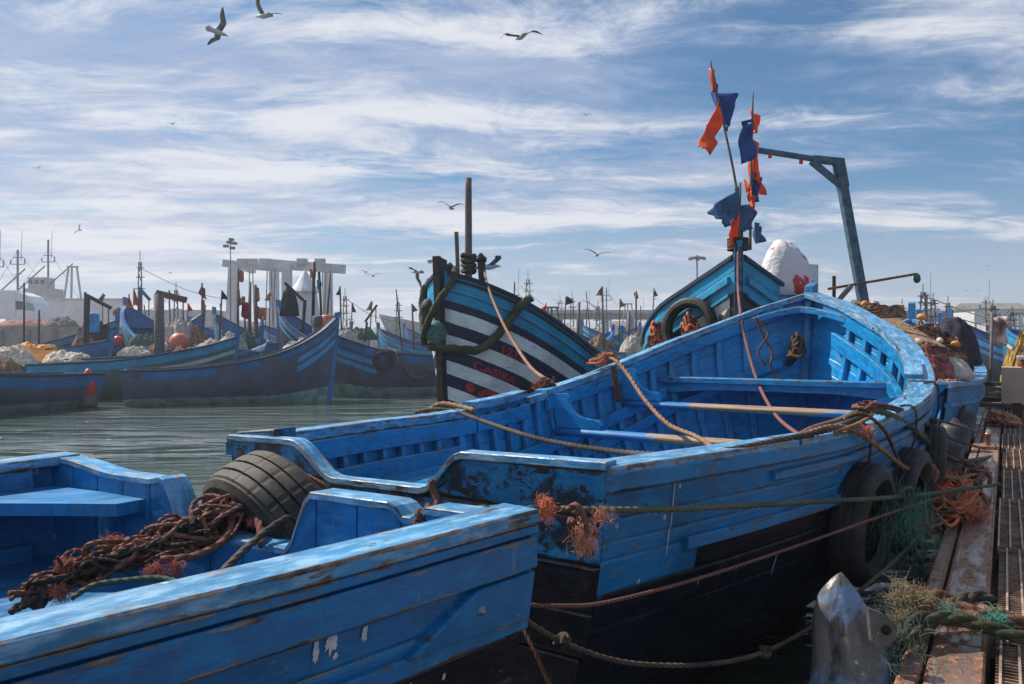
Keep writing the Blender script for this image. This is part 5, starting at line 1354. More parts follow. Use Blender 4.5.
thick('thick mossy rope across the near edge beam, front strand', pp((897, 640, 2.86), (900, 628, 2.92), (915, 620, 2.93), (950, 618, 2.95), (985, 626, 2.92), (1040, 643, 2.85)), .024, 1, fr=[(pt(905, 600, 3.05), 230, .10, (-.3, 0, .7)), (pt(925, 603, 3.05), 170, .07, (0, 0, .8)), (pt(950, 616, 3.0), 250, .06, (.4, 0, .4)), (pt(905, 622, 2.95), 250, .06, (0, 0, .3)), (pt(975, 624, 2.95), 200, .05, (0, 0, .4))])
thick('thick brown rope bent over the near edge beam, back strand', pp((905, 625, 2.98), (912, 604, 3.08), (935, 596, 3.12), (958, 606, 3.08), (975, 614, 3.02), (1000, 616, 3.0), (1040, 630, 2.95)), .026, 2, m=RP_brown)
thick('grey brown rope crossing diagonally over the two strands on the beam', pp((890, 640, 2.85), (925, 628, 2.92), (950, 606, 3.06), (975, 596, 3.14), (992, 600, 3.14)), .022, 3, m=RP_dark, fr=[(pt(995, 622, 2.95), 260, .06, (0, 0, .5)), (pt(945, 612, 3.), 160, .05, (0, 0, .5))], fm=M_fray_g)
f = MB(); rd = random.Random(19)
for px, py, Y, n_, l_ in ((886, 632, 2.84, 26, .30), (880, 645, 2.76, 20, .28), (892, 620, 2.86, 14, .2)): fray(f, pt(px, py, Y), n_, l_, V((-.1, 0, -1)), .4, r=.0011, curl=.5, rnd=rd)
f.build('net_shred', plain('dull_green_fibre', (.10, .15, .11), .9, .4, 30), None, 'dull green strings hanging between the drum fender and the beam', 'net')
mb = MB(); mb.tube([jl((1.55, -.33, JZ+.01)), jl((1.62, -.38, JZ+.02)), jl((1.58, -.44, JZ+.01)), jl((1.7, -.46, JZ+.02)), jl((1.62, -.56, JZ+.01)), jl((1.66, -.7, JZ+.01))], .003, 5, res=6)
mb.build('string', RP_tan, None, 'thin pale string lying on the near grating', 'string')
# planks, boxes at the end of the jetty
for i in range(5):
    mb = MB(); mb.beam(jl((13.2+.1*i, .2-.02*i, JZ+.06+.085*i)), jl((12.2+.22*i, -3.4, JZ+.05+.085*i)), .22, .07, mi=0)
    mb.build('plank', (M_grey, M_darkwood, M_wood)[i % 3], None, ('lowest plank', 'second plank', 'middle plank', 'fourth plank', 'topmost plank')[i]+' of the stack across the far end of the jetty', 'plank', 'stacked planks on the jetty')
b0 = empty('fish_box', jl((11.6, -.95, JZ)), J.rotation_euler.z, 'weathered white box standing on the far end of the jetty', 'box')
mb = MB(); mb.box((0, 0, .48), (.7, 1.4, .52), ch=.012); mb.build('body', plain('rust_streaked_white', (.50, .47, .43), .7, .35, 5, base2=(.4, .28, .2)), b0)
for s in (-1, 1): 
    mb = MB(); mb.box((0, .5*s, .11), (.6, .12, .22)); mb.build('foot', M_darkwood, b0)
b1 = empty('fish_tub', jl((11.6, -.95, JZ+.745)), J.rotation_euler.z, 'shallow tub with a pale pink rim on top of the white box', 'tub')
mb = MB(); mb.box((0, -.1, .06), (.62, 1.1, .12)); mb.build('body', plain('red_plastic', (.35, .06, .05), .5), b1)
mb = MB(); mb.box((0, -.1, .14), (.7, 1.2, .045), ch=.01); mb.build('lid', M_panel, b1)
# load on the boat by the jetty
hw = lambda p: world_of(Hb, p)
M_net_r = plain('red_net', (.22, .045, .05), .9, .6, 14, bump=.8, dist=.03, base2=(.32, .10, .09)); M_net_b = plain('brown_net', (.16, .10, .065), .9, .6, 12, bump=.8, dist=.03, base2=(.28, .17, .1))
M_canv = plain('pale_canvas', (.42, .38, .34), .85, .3, 5, bump=.6, dist=.03); M_net_k = plain('dark_bundle', (.03, .03, .045), .9, .5, 9, bump=.8, dist=.03); M_net_w = plain('cream_net', (.62, .50, .38), .9, .4, 9, bump=.7, dist=.05, base2=(.7, .62, .52))
M_or_t = plain('orange_tarp', (.75, .26, .03), .6, .3, 3, bump=.6, dist=.06, base2=(.85, .40, .10)); M_net_g = plain('green_net', (.05, .11, .09), .9, .5, 12, bump=.8, dist=.03)
heap('net_heap', 'red net heap spilling over the boat by the jetty', 'net', pt(925, 376, 10.0), .58, .38, .32, M_net_r, seed=5, fold=.12, rz=.6, freq=3.5)
heap('canvas', 'crumpled pale canvas on the red nets beside the jetty', 'canvas', pt(950, 378, 9.9), .34, .28, .24, M_canv, seed=8, rough=.25, rz=.6, freq=2.2)
heap('net_heap', 'tan net heap behind the red nets', 'net', pt(923, 374, 11.2), .55, .35, .60, M_net_b, seed=9, fold=.10)
heap('bundle', 'round dark blue bundle behind the tan nets', 'bundle', pt(955, 372, 12.4), .42, .36, .78, M_net_k, seed=10, rough=.2)
heap('net_heap', 'low brown net on the rail right behind the big bow', 'net', pt(862, 318, 10.8), .5, .25, .15, M_net_b, seed=12, fold=.1, rz=-.3)
mb = MB(); mb.beam(pt(886, 322, 11.4), pt(935, 352, 10.6), .30, .16, up=V((0, 0, 1))); mb.build('timber_baulk', M_wood, None, 'heavy brown timber lying over the rail beside the tan nets', 'timber')
tangle('rope_bundle', 'orange rope coil at the bow rail of the cloth piled boat', 'rope', pt(952, 395, 11.6), .25, .2, .3, .025, [RP_tan, RP_orange], nr=10, seed=50)
heap('net_heap', 'ochre net heap standing on the far end of the jetty', 'net', jl((16.6, -.75, JZ)), .62, .5, 1.22, plain('ochre_net', (.4, .24, .05), .9, .5, 9, bump=.8, dist=.03), seed=13, fold=.1)

heap('net_heap', 'dark green net bale beyond the white box', 'net', jl((16.9, -1.75, JZ)), .6, .5, 1.3, M_net_g, seed=14)

# ------------------------------------------------------------------ clutter on the far boats
heap('tarpaulin', 'bright orange tarpaulin bunched over nets on the left boat', 'tarpaulin', pt(36, 362, 29.5), 1.15, .6, .62, M_or_t, seed=21, fold=.25, freq=1.3)
heap('net_heap', 'cream net heap left of the orange tarpaulin', 'net', pt(8, 366, 28), 1.1, .6, .55, M_net_w, seed=22, fold=.2, freq=1.6)
heap('net_heap', 'cream net heap spread right of the orange tarpaulin', 'net', pt(68, 364, 29), 1.0, .5, .38, M_net_w, seed=23, fold=.2, freq=1.6)
heap('net_heap', 'brown net lump on the left boat at the picture edge', 'net', pt(-2, 372, 26.5), .8, .5, .4, M_net_b, seed=24, fold=.15)
for i, (px, py, Y, w_, h_, m_, lb) in enumerate((
    (107, 370, 29, .5, .25, M_net_b, 'brown net bundle on the second rail left of the slack pole'), (134, 356, 30.5, .6, .3, M_net_w, 'pale net lump between the two middle rails'),
    (146, 346, 31.5, .6, .5, M_net_g, 'green net heap below the ochre flags'), (158, 352, 31, .4, .3, M_net_b, 'small brown sack heap right of the ochre flags'),
    (190, 356, 30.4, .7, .35, M_net_b, 'long brown net lump lying on the third rail'), (212, 352, 30, .6, .4, M_canv, 'pale canvas lump on the rail under the red pennant'),
    (232, 350, 29.4, .55, .45, M_canv, 'grey white sack left of the standing gull'), (243, 346, 30.5, .5, .5, M_net_g, 'dark net heap right beside the gantry leg'),
    (297, 352, 31, .6, .4, M_net_w, 'cream net heap beneath the canvas cone'), (345, 342, 33, .6, .5, M_canv, 'white bundle behind the curved striped bow'),
    (362, 340, 35, .7, .5, M_net_g, 'dark green bundle on the rail beyond the curved bow'), (95, 345, 34, .8, .9, M_net_k, 'dark bundle under the small left crane'), (84, 350, 33, .5, .6, M_net_b, 'brown bundle at the foot of the small crane'),
    (180, 338, 34, .7, .8, M_canv, 'tall pale canvas bundle left of the red pennant'), (198, 345, 34, .5, .8, M_net_b, 'brown net hanging under the red pennant'), (600, 352, 40, .8, .6, M_net_b, 'brown heap in the boat before the bridge'), (634, 352, 24, .45, .4, M_canv, 'pale sack beside the lettered boat'), (642, 350, 24, .4, .4, M_net_b, 'brown sack next to the pale sack by the lettered boat'))):
    heap('bundle' if 'net' not in lb else 'net_heap', lb, 'bundle' if 'net' not in lb else 'net', pt(px, py, Y), w_, w_*.6, h_, m_, seed=60+i, fold=.12, freq=2.4)
def net_detail(o, rx, ry, hh, seed, cols, nfl=6, rz=0.):
    rd = random.Random(seed); mb = MB(); ca, sa = math.cos(rz), math.sin(rz); me = o.data; top = sorted(me.vertices, key=lambda v: v.index)
    m_, n_ = 19, 40
    for k_ in range(26):
        j = rd.randrange(40); i = rd.randrange(2, 15); P = []
        for q in range(9):
            P.append(V(me.vertices[min(18, i)*40+j % 40].co)+V((0, 0, .015))); j += rd.choice((-2, -1, 1, 2)); i = max(0, min(17, i+rd.choice((-2, -1, 1, 2))))
        mb.tube(P, .011, 5, mi=rd.randrange(len(cols)), res=4)
    mb.build('net_cord', cols, o)
    for k_ in range(nfl):
        f_ = MB(); v = me.vertices[rd.randrange(2, 14)*40+rd.randrange(40)].co; f_.lathe([(.045*math.sin(a)+.001, -.06*math.cos(a)) for a in [j*PI/6 for j in range(7)]], V(v)+V((0, 0, .03)), V((rd.gauss(0, 1), rd.gauss(0, 1), .3)), 10)
        f_.build('float', (M_net_w, M_or_t, M_fend)[k_ % 3], o)
for o_ in [q for q in bpy.data.objects if q.name.startswith('net_heap') and q.parent is None and q.location.x > 3 and q.location.y < 18]:
    net_detail(o_, 1, 1, 1, int(o_.location.x*97), [RP_brown, RP_tan, RP_dark] if 'green' not in o_['label'] else [RP_green, RP_dark])
def ball(px, py, Y, r, m, lb, cat='buoy', name='buoy'):
    mb = MB(); mb.lathe([(r*math.sin(a)+.001, -r*math.cos(a)) for a in [j*PI/8 for j in range(9)]]+[(r*.15, r*1.12), (r*.1, r*1.2)], pt(px, py, Y), n=14); mb.build(name, m, None, lb, cat)
M_redb = plain('red_buoy_plastic', (.62, .04, .02), .4, .15, 4); M_orb = plain('coral_buoy_plastic', (.60, .16, .10), .5, .15, 4)
ball(179, 342, 31, .36, M_orb, 'big coral red ball buoy on the middle boats'); ball(163, 348, 31, .24, M_panel, 'white ball buoy left of the coral red one'); ball(567, 333, 36, .17, M_redb, 'small red ball above the striped boat rail'); ball(118, 341, 33, .22, M_redb, 'red ball beside the raised striped bow')
bz = empty('hanging_buoy', pt(88, 405, 23.6), 0, 'red buoy with a black base hanging between two dark hulls', 'buoy')
mb = MB(); mb.lathe([(.05, .2), (.17, .28), (.20, .5), (.17, .82), (.09, .98), (.03, 1.05)], (0, 0, 0), n=14); mb.build('float', M_redb, bz)
mb = MB(); mb.lathe([(.24, -.05), (.26, .1), (.19, .27), (.05, .3)], (0, 0, 0), n=14); mb.build('base', M_dkgrey, bz)
def stick(px, p0, p1, Y, r, m, lb, dx=0, cat='pole', name='pole', flags=()):
    mb = MB(); mb.tube([pt(px, p0, Y), pt(px+dx, p1, Y)], r, 7); o = mb.build(name, m, None, lb, cat)
    for (q, mt, sd) in flags:
        fl = cloth('flag', None, [pt(a, b, Y+.02*j) for j, (a, b) in enumerate(q)], mt, amp=.12, seed=sd, parent=o, nu=8, nv=6, th=.01); fl.location = -o.location
    return o
stick(24, 352, 283, 31, .035, M_darkwood, 'thin dark stake in front of the truck cab'); stick(39, 356, 310, 31, .035, M_darkwood, 'shorter dark stake right of the first one')
stick(85, 356, 292, 30, .05, M_darkwood, 'dark stake by the small crane'); stick(160, 362, 294, 28, .17, M_grey, 'stout weathered post rising from the middle boats', -1)
stick(129, 305, 294, 34, .03, M_grey, 'left stick with an ochre flag', 0, flags=[([(126, 309), (127, 298), (129, 294), (133, 308)], F_yel, 1)])
stick(134, 306, 288, 34, .03, M_grey, 'right stick with a taller ochre flag', 0, flags=[([(133, 303), (133, 290), (134, 288), (142, 309)], F_yel, 2)])
stick(203, 330, 283, 33, .04, M_grey, 'stick carrying the dark red pennant', -1, flags=[([(198, 293), (202, 285), (205, 288), (207, 301)], F_red, 3), ([(201, 300), (201, 316), (205, 312), (205, 300)], F_pink, 4)])
stick(238, 335, 268, 31, .05, M_grey, 'stick hung with faded orange cloth before the gantry leg', 0, flags=[([(238, 270), (238, 280), (244, 281), (244, 270)], F_pink, 5), ([(237, 286), (236, 300), (241, 305), (240, 290)], F_pink, 6), ([(242, 302), (241, 316), (250, 318), (249, 302)], F_red, 7)])
stick(250, 338, 282, 32, .06, M_mast, 'dark slender mast amid faded cloth', 0); stick(257, 338, 285, 30, .07, M_grey, 'rag topped stake before the gantry', -2, flags=[([(255, 286), (255, 300), (260, 300), (259, 288)], F_pink, 8), ([(256, 306), (255, 315), (266, 320), (266, 308)], F_pink, 9)])
stick(313, 325, 262, 29, .06, M_darkwood, 'tall dark stake right of the canvas cone', 1, flags=[([(310, 268), (310, 277), (316, 277), (316, 267)], F_pink, 10), ([(317, 280), (317, 287), (321, 290), (321, 280)], flagmat('teal_cloth', (.05, .3, .35)), 11)])
stick(322, 325, 272, 29, .05, M_darkwood, 'dark bundle of oars leaning by the canvas cone', -3); stick(327, 322, 275, 29.3, .04, M_grey, 'grey oar leaning beside the dark ones', 3)
stick(636, 345, 291, 40, .05, M_grey, 'stick with a small flag before the bridge', 0, flags=[([(635, 300), (634, 292), (637, 291), (638, 298)], F_red, 12)])
stick(578, 345, 302, 38, .07, M_mast, 'dark mast of the small boats before the bridge', 1); stick(629, 348, 312, 38, .06, M_mast, 'short dark mast left of the lettered boat', 0)
# bent cranes of the small boats
def crane(px, p0, p1, qx, qy, Y, lb, m=M_dkgrey, r=.13):
    o = empty('davit', pt(px, p0, Y), 0, lb, 'davit'); mb = MB(); mb.beam((0, 0, 0), pt(px+2, p1, Y)-o.location, r, r, up=V((0, 1, 0))); mb.build('post', m, o)
    mb = MB(); mb.beam(pt(px, p1, Y)-o.location, pt(qx, qy, Y)-o.location, r, r*.9, up=V((0, 1, 0))); mb.build('arm', m, o)
    mb = MB(); e = pt(qx-(qx-px)*.1, qy, Y)-o.location; mb.tube([e, e-V((0, 0, .7))], .025, 5); mb.build('hook_line', M_mast, o)
crane(86, 352, 295, 111, 308, 31, 'dark bent crane over the small boats at left', plain('crane_navy', (.02, .03, .05), .6))
crane(139, 330, 288, 150, 300, 36, 'small pale blue crane behind the ochre flags', M_steelblue, .12)
crane(157, 335, 293, 186, 300, 29.5, 'rusty timber derrick on the stout post', M_rust, .22)
crane(303, 330, 300, 285, 283, 29.2, 'crossed dark oars leaning left of the canvas cone', M_darkwood, .10)
crane(365, 342, 322, 377, 305, 33, 'thin dark boathook leaning over the far rail', M_darkwood, .08)
heap('canvas', 'dark hanging jacket on the tall blue stem', 'clothing', pt(289, 316, 30), .35, .3, 1.0, M_net_k, seed=80, rough=.3)
for px, py, lb, m_ in ((319, 326, 'dark drum standing in the curved bow', M_dkgrey), (328, 325, 'orange drum standing in the curved bow', M_orb), (166, 340, 'grey crate on the boats left of the coral buoy', M_paleg), (93, 322, 'bright blue barrel by the small crane', P_bright)):
    mb = MB(); Y = 27.6 if px > 300 else 31.5
    if 'crate' in lb: mb.box(pt(px, py, Y)+V((0, 0, .2)), (.5, .4, .6), .2)
    else: mb.lathe([(.2, -.4), (.22, -.38), (.23, -.1), (.215, -.08), (.23, 0), (.23, .3), (.2, .33), (.18, .34)], pt(px, py, Y), n=16)
    mb.build('crate' if 'crate' in lb else 'drum', m_, None, lb, 'crate' if 'crate' in lb else 'drum')
# tyre and hose over the rail of the dark boat
tyre('tyre', 'old tyre hanging over the rail of the dark boat right of the gantry', pt(383, 361, 28.2), V((.1, -1, 0)), ro=.36, w=.2, ri=.23)
rope('hose', 'black hose drooping from the rail beside the old tyre', 'hose', pp((388, 349, 28.6), (397, 353, 28.2), (402, 366, 28.1), (410, 375, 28.2), (420, 378, 28.5), (432, 372, 29.)), .06, RP_dark, twist=False)

# ------------------------------------------------------------------ gulls
M_gullw = plain('gull_white', (.55, .55, .55), .7, .15, 9); M_gullg = plain('gull_grey', (.12, .115, .11), .7, .4, 9, base2=(.17, .16, .15)); M_beak = plain('gull_beak', (.5, .3, .05), .5)
GM = [M_gullw, M_gullg, plain('gull_wingtip', (.02, .02, .02), .7), M_beak]
def gull(px, py, Y, label, yaw=0., pitch=0., roll=0., up=(35, -5), sweep=.12, sc=1.):
    """yaw: 0 flies to the right of the picture; up = inner and outer wing angles, degrees"""
    mb = MB(); prof = [(-.30, .012, 0), (-.24, .05, 0), (-.12, .062, 0), (0, .072, 0), (.10, .062, .01), (.17, .044, .025), (.215, .040, .035), (.25, .026, .03), (.275, .010, .022), (.315, .004, .015)]
    rings = []
    for x, r_, z in prof:
        wy = r_*(1.9 if x < -.23 else 1.); wz = r_*(.35 if x < -.23 else .9)
        rings.append([V((x, wy*math.cos(a), z+wz*math.sin(a))) for a in [j*PI/6 for j in range(12)]])
    mb.loft(rings, smooth=True, mifn=lambda i, j: 3 if i >= 7 else (1 if 1 <= j <= 4 and 0 < i < 5 else 0))
    for s in (1, -1):
        rings = []; p = V((.02, .03*s, .03)); ang = 0; n = 12
        for i in range(n+1):
            t = i/n; a = R(up[0]) if t < .42 else R(up[0]+(up[1]-up[0])*min(1, (t-.42)/.25))
            ch = .17*(1-.15*t) if t < .5 else .157*(1-((t-.5)/.5)**1.6*.93)
            x0 = .09+.06*math.sin(min(1, t/.45)*PI/2)-(sweep+.24)*max(0, t-.42)
            th = .016*(1-t)+.004; q = V((x0, 0, 0))+p; nz = V((0, -s*math.sin(a), math.cos(a)))
            rings.append([q+nz*th*.5, q-V((ch*.35, 0, 0))+nz*th, q-V((ch, 0, 0)), q-V((ch*.35, 0, 0))-nz*th*.6])
            p = p+V((0, s*math.cos(a), math.sin(a)))*.62/n
        mb.loft(rings, smooth=True, flip=s < 0, mifn=lambda i, j: 2 if i > 9 else 1)
    rot = Matrix.Rotation(R(yaw), 4, 'Z') @ Matrix.Rotation(R(-pitch), 4, 'Y') @ Matrix.Rotation(R(roll), 4, 'X')
    mb.v = [tuple(rot @ (V(v)*sc)) for v in mb.v]
    o = mb.build('gull', GM, None, label, 'gull', 'gulls over the harbour', base=False); o.location = pt(px, py, Y); return o
gull(217, 32, 27, 'gull banking with one wing straight up, left of the topmost pair', yaw=35, roll=-42, up=(30, 12), pitch=-12, sc=1.25)
gull(264, 16, 25, 'topmost gull gliding left with both wings raised in a V', yaw=150, roll=16, up=(46, 25), pitch=2, sc=1.2)
gull(521, 37, 24, 'gull near the top centre flying left with drooping wings', yaw=115, roll=-14, up=(16, -34), sc=1.2)
gull(451, 208, 31, 'gull flying just left of the tall plain pole', yaw=-100, roll=-8, up=(28, -12))
gull(417, 272, 32, 'dark gull flapping downward left of the striped bow', yaw=150, roll=40, up=(-25, -50), sc=1.1)
gull(597, 255, 34, 'gull gliding above the bridge, wings spread wide', yaw=-80, roll=-6, up=(22, 2))
gull(373, 276, 52, 'lower of two gulls right of the gantry', yaw=-85, roll=5, up=(22, -15)); gull(366, 272, 60, 'higher faint gull right of the gantry', yaw=-60, roll=10, up=(25, 5))
gull(586, 115, 85, 'small gull high right of centre', yaw=-90, up=(15, -35)); gull(172, 124, 85, 'small gull alone in the cloud at upper left', yaw=-95, up=(12, -20)); gull(38, 168, 95, 'small gull at far left in the clouds', yaw=-80, roll=10, up=(20, 0))
gull(80, 230, 75, 'dark gull above the orange tarpaulin', yaw=-90, roll=60, up=(35, 10)); gull(170, 273, 90, 'tiny gull above the rusty derrick', yaw=-85, up=(20, -5)); gull(987, 266, 110, 'highest small gull at far right', yaw=-80, up=(10, -10))
gull(966, 291, 130, 'left of two tiny gulls low at far right', yaw=-80, up=(18, -10)); gull(978, 291, 130, 'right of two tiny gulls low at far right', yaw=-95, up=(12, -15)); gull(895, 308, 110, 'tiny dark gull below the lamp boom', yaw=-90, roll=50, up=(30, 10))
gull(655, 299, 90, 'tiny gull left of the lettered boat', yaw=-90, up=(22, -5)); gull(555, 300, 110, 'tiny gull above the left end of the bridge', yaw=-80, up=(25, 0)); gull(931, 295, 115, 'tiny gull beside the lattice masts at right', yaw=-80, up=(18, -5)); gull(16, 275, 85, 'dark gull by the masts at the left edge', yaw=-95, up=(14, -8))
gull(489, 267, 13.2, 'gull spreading its wings on the dark stubby post', yaw=30, roll=-10, up=(20, -20), sc=.75)
def standing_gull(px, py, Y, label):
    mb = MB(); rings = []
    for x, z, r_ in ((-.27, .20, .012), (-.18, .21, .04), (-.05, .22, .085), (.08, .26, .085), (.13, .33, .055), (.15, .39, .045), (.17, .43, .05), (.21, .44, .03), (.25, .43, .010), (.29, .425, .004)):
        rings.append([V((x, r_*math.cos(a), z+r_*math.sin(a))) for a in [j*PI/6 for j in range(12)]])
    mb.loft(rings, smooth=True, mifn=lambda i, j: 3 if i >= 7 else (1 if i < 3 and 1 <= j <= 4 else 0))
    for s in (-1, 1): mb.tube([V((.0, .03*s, .18)), V((.01, .03*s, 0))], .008, 5, mi=3, smooth=False)
    mb.v = [tuple(V(v)*1.15) for v in mb.v]
    o = mb.build('gull', GM, None, label, 'gull', 'gulls over the harbour', base=False); o.location = pt(px, py, Y)
standing_gull(261, 357, 26.2, 'white gull standing on the rail of the dark hulled boat')

# more masts, flags and stakes in the crowd across the water
rd = random.Random(77)
def near(px): return min(((120, 'the raised striped bow'), (160, 'the stout post'), (203, 'the red pennant'), (230, 'the left gantry leg'), (262, 'the middle of the gantry'), (300, 'the canvas cone'), (335, 'the curved striped bow'), (372, 'the old tyre on the rail'), (410, 'the grey ship bow'), (555, 'the red ball'), (585, 'the bridge middle'), (612, 'the blue bow before the bridge'), (645, 'the bow tyre')), key=lambda q: abs(q[0]-px))[1]
fm_ = [(F_red, 'red'), (F_pink, 'faded orange'), (F_yel, 'ochre'), (F_gb, 'pale blue'), (F_or, 'orange'), (plain('black_rag', (.02, .02, .025), .9), 'black')]
for i, px in enumerate((102, 116, 150, 171, 187, 219, 226, 246, 269, 276, 291, 342, 351, 369, 402, 414, 545, 563, 592, 604, 619, 651)):
    mt, cn = fm_[i % 6]; Y = rd.uniform(33, 44); top = rd.uniform(286, 308); kind = ('thin', 'crooked', 'leaning', 'stout')[i % 4]
    px_t = px+(1, 3, -6, -2)[i % 4]; q0 = [(px_t-.6, top+9), (px_t, top+1), (px_t+.5, top), (px_t+rd.choice((-1, 1))*rd.uniform(4, 8), top+rd.uniform(6, 10))]
    stick(px, 350, top, Y, (.028, .034, .03, .045)[i % 4], (M_grey, M_mast, M_darkwood)[i % 3], kind+' stake with a small '+cn+' rag beside '+near(px), dx=(1, 3, -6, -2)[i % 4], flags=[(q0, mt, 30+i)] if i % 4 != 2 else [])
for i, (px, top, Y) in enumerate(((140, 262, 62), (176, 290, 58), (345, 296, 62), (398, 302, 66), (572, 298, 70), (598, 306, 66), (902, 305, 52), (948, 303, 50), (1012, 312, 48))):
    lattice(px, top, Y, ('slim','slim','short','short','slim','short','slim','short','low')[i]+' rigged mast '+('above the ochre flags', 'between the derrick and the red pennant', 'right of the gantry', 'left of the grey ship bow', 'left of the bridge derricks', 'over the middle of the bridge', 'just right of the lamp bulb', 'right of the paired lattice masts', 'by the right edge above the jetty')[i], w_=.45, zb=.8)
rg = empty('rigging', pt(330, 330, 60), 0, 'thin sagging wires strung between the far masts at left and centre', 'rigging')
for a, b in (((22, 290, 100), (66, 272, 110)), ((140, 268, 62), (228, 300, 70)), ((176, 292, 58), (120, 318, 50)), ((345, 298, 62), (398, 322, 66)), ((521, 286, 70), (572, 318, 70)), ((583, 300, 74), (640, 320, 80)), ((583, 300, 74), (545, 322, 70))):
    mb = MB(); A_, B_ = pt(*a)-rg.location, pt(*b)-rg.location; mb.tube([A_, A_.lerp(B_, .5)-V((0, 0, .4)), B_], .022, 4, res=4); mb.build('wire', M_mast, rg)

stick(991, 396, 312, 18.5, .035, M_grey, 'stake on the jetty end with a red and white cloth', 1, flags=[([(992, 318), (991, 343), (1006, 343), (1006, 316)], plain('red_white_cloth', (.45, .12, .12), .8, .6, 3, base2=(.6, .5, .5)), 44)])
# ------------------------------------------------------------------ water
k = NT('harbour_water'); ob = k.coord('Object')
w1 = k.noise(k.scale(ob, (.8, 1.9, 1)), 1.5, 5, .55, .4)
w2 = k.noise(k.scale(ob, (1, 1.8, 1)), 6, 3, .5, .3)
big = k.noise(k.scale(ob, (.25, .5, 1)), .5, 3)
k.set(Base_Color=k.mix(k.ramp(big, .4, .6), c4((.055, .078, .064)), c4((.085, .105, .085))), Roughness=.045, IOR=1.5)
w0 = k.noise(k.scale(ob, (.35, .9, 1)), 1.0, 2, .5, .8)
slick = k.ramp(k.noise(k.scale(ob, (.10, .32, 1)), 1.6, 3, .5, .6), .42, .60, .12, 1)
w1 = k.math('MULTIPLY', w1, slick); w2 = k.math('MULTIPLY', w2, slick)
k.bump(k.math('ADD', k.math('ADD', w1, k.math('MULTIPLY', w2, .10)), k.math('MULTIPLY', w0, 1.5)), .62, .26)
M_water = k.m
mb = MB(); S_ = 760
mb.add([V((-S_, -250, 0)), V((S_, -250, 0)), V((S_, 780, 0)), V((-S_, 780, 0))], [(0, 1, 2, 3)])
mb.build('water', M_water, kind='structure', base=False)

# ------------------------------------------------------------------ sky, sun, camera
SUN_AZ, SUN_EL = -60., 47.      # degrees clockwise from +Y, above the horizon
w = bpy.data.worlds.new('World'); scene.world = w; w.use_nodes = True
nt = w.node_tree; nt.nodes.clear(); N = nt.nodes; L_ = nt.links
class WN(NT):
    def __init__(s): s.t = nt; s.n = N; s.l = L_
W = WN()
outw = N.new('ShaderNodeOutputWorld'); bg = N.new('ShaderNodeBackground'); L_.new(bg.outputs[0], outw.inputs[0])
sky = N.new('ShaderNodeTexSky'); sky.sky_type = 'NISHITA'; sky.sun_disc = False
sky.sun_elevation = R(SUN_EL); sky.sun_rotation = R(SUN_AZ); sky.altitude = 0; sky.air_density = 1.; sky.dust_density = .6; sky.ozone_density = 1.6
tc = N.new('ShaderNodeTexCoord').outputs['Generated']
sp = N.new('ShaderNodeSeparateXYZ'); L_.new(tc, sp.inputs[0])
den = W.math('ADD', W.math('MAXIMUM', sp.outputs[2], 0.), .13)
cx = W.math('DIVIDE', sp.outputs[0], den); cy = W.math('DIVIDE', sp.outputs[1], den)
cb = N.new('ShaderNodeCombineXYZ'); L_.new(cx, cb.inputs[0]); L_.new(cy, cb.inputs[1])
def mapped(v, rz, sc, loc=(0, 0, 0)):
    n = N.new('ShaderNodeMapping'); L_.new(v, n.inputs[0]); n.inputs['Rotation'].default_value = (0, 0, R(rz)); n.inputs['Scale'].default_value = sc; n.inputs['Location'].default_value = loc
    return n.outputs[0]
warp = W.noise(mapped(cb.outputs[0], 10, (.5, .5, 1), (3, 1, 0)), 1.0, 4, .55, 0, True)
wv = N.new('ShaderNodeVectorMath'); wv.operation = 'MULTIPLY_ADD'; L_.new(warp, wv.inputs[0]); wv.inputs[1].default_value = (.75, .75, 0); L_.new(cb.outputs[0], wv.inputs[2])
wp = wv.outputs[0]
base_ = W.noise(mapped(wp, 44, (.6, 1.15, 1), (2.2, .7, 0)), 1.0, 6, .55, .5)
wisp = W.noise(mapped(wp, 46, (.8, 2.3, 1), (.3, 4., 0)), 1.5, 9, .66, .9)
curl = W.noise(mapped(wp, -30, (1.2, 1.8, 1), (5, 2., 0)), 2.6, 9, .70, 1.8)
left = W.ramp(sp.outputs[0], -.55, .5, .055, -.02)
dens = W.math('ADD', W.math('ADD', W.math('MULTIPLY', base_, .58), W.math('MULTIPLY', wisp, .30)), W.math('MULTIPLY', curl, .20))
dens = W.math('ADD', dens, left)
m = W.ramp(dens, .445, .615)
hz = W.ramp(sp.outputs[2], 0.0, .22, .86, 0.)
m = W.math('MAXIMUM', m, hz)
shade = W.noise(mapped(wp, 15, (.5, 1.5, 1), (7, 3, 0)), 1.1, 6, .6, .5)
thick_ = W.ramp(W.math('ADD', dens, W.math('MULTIPLY', W.math('SUBTRACT', shade, .5), .9)), .51, .70)
cl = W.mix(thick_, (3.6, 4.5, 6.5, 1), (7.8, 8.0, 8.5, 1))
low = W.ramp(sp.outputs[2], .03, .30, 1, 0)
cl = W.mix(W.math('MULTIPLY', low, .30), cl, (8.6, 8.3, 8.4, 1))
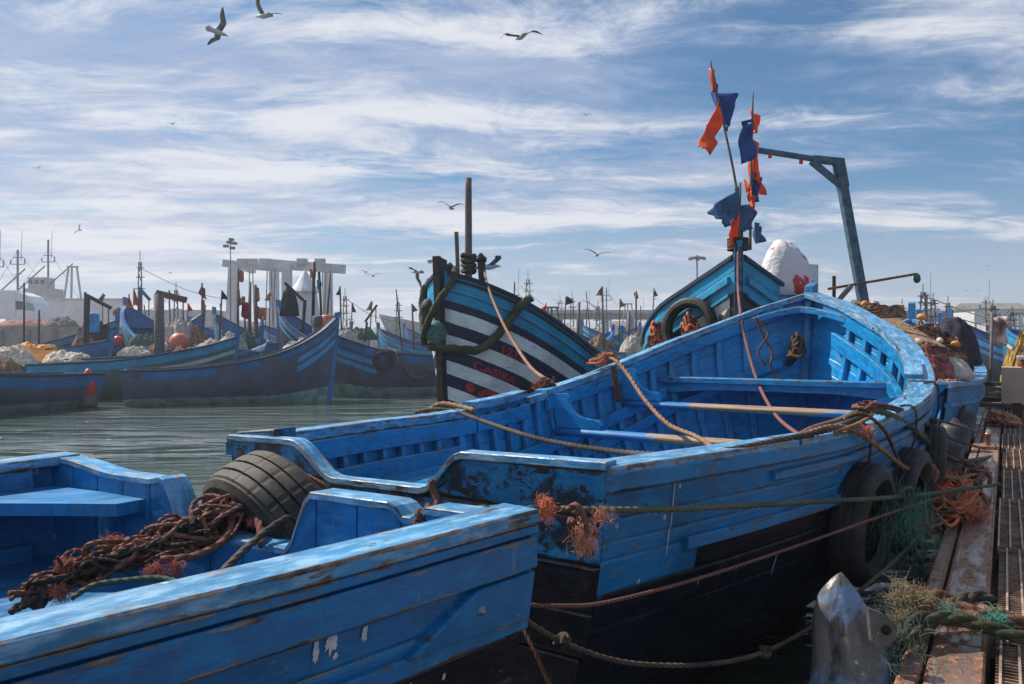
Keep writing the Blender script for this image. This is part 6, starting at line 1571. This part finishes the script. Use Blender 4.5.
skyc = W.mix(1., sky.outputs[0], (.42, .73, .92, 1), 'MULTIPLY')
col = W.mix(W.math('MULTIPLY', m, .95), skyc, cl)
L_.new(col, bg.inputs[0]); bg.inputs[1].default_value = .080
ld = bpy.data.lights.new('sun', 'SUN'); ld.energy = 5.0; ld.angle = R(.6); ld.color = (1, .92, .81)
lo = bpy.data.objects.new('sun', ld); COL.objects.link(lo)
dr = V((math.sin(R(SUN_AZ))*math.cos(R(SUN_EL)), math.cos(R(SUN_AZ))*math.cos(R(SUN_EL)), math.sin(R(SUN_EL))))
lo.rotation_euler = dr.to_track_quat('Z', 'Y').to_euler(); lo.location = dr*60
cam = bpy.data.cameras.new('camera'); co = bpy.data.objects.new('camera', cam); COL.objects.link(co)
co.location = (0, 0, H); co.rotation_euler = (PI/2, 0, 0); cam.sensor_width = 36; cam.lens = F/1024*36
cam.shift_y = (HOR-342)/1024; cam.clip_end = 6000; cam.clip_start = .05
scene.camera = co
scene.view_settings.view_transform = 'Standard'; scene.view_settings.look = 'None'; scene.view_settings.exposure = .36; scene.view_settings.gamma = 1
scene.render.engine = 'CYCLES'
scene.cycles.max_bounces = 6; scene.cycles.use_denoising = True

# sea air
hm = bpy.data.materials.new('haze_air'); hm.use_nodes = True; hn = hm.node_tree; hn.nodes.clear()
ho = hn.nodes.new('ShaderNodeOutputMaterial'); hv = hn.nodes.new('ShaderNodeVolumePrincipled'); hn.links.new(hv.outputs[0], ho.inputs['Volume'])
hv.inputs['Density'].default_value = .0013; hv.inputs['Color'].default_value = (.86, .90, 1., 1); hv.inputs['Anisotropy'].default_value = .3
mb = MB(); x0, x1, y0, y1, z0, z1 = -775, 775, -265, 795, -2, 26
vs = [V((x, y, z)) for x in (x0, x1) for y in (y0, y1) for z in (z0, z1)]
mb.add(vs, [(0, 1, 3, 2), (4, 6, 7, 5), (0, 4, 5, 1), (2, 3, 7, 6), (0, 2, 6, 4), (1, 5, 7, 3)])
mb.build('haze', hm, kind='stuff', base=False)
scene.cycles.volume_bounces = 0
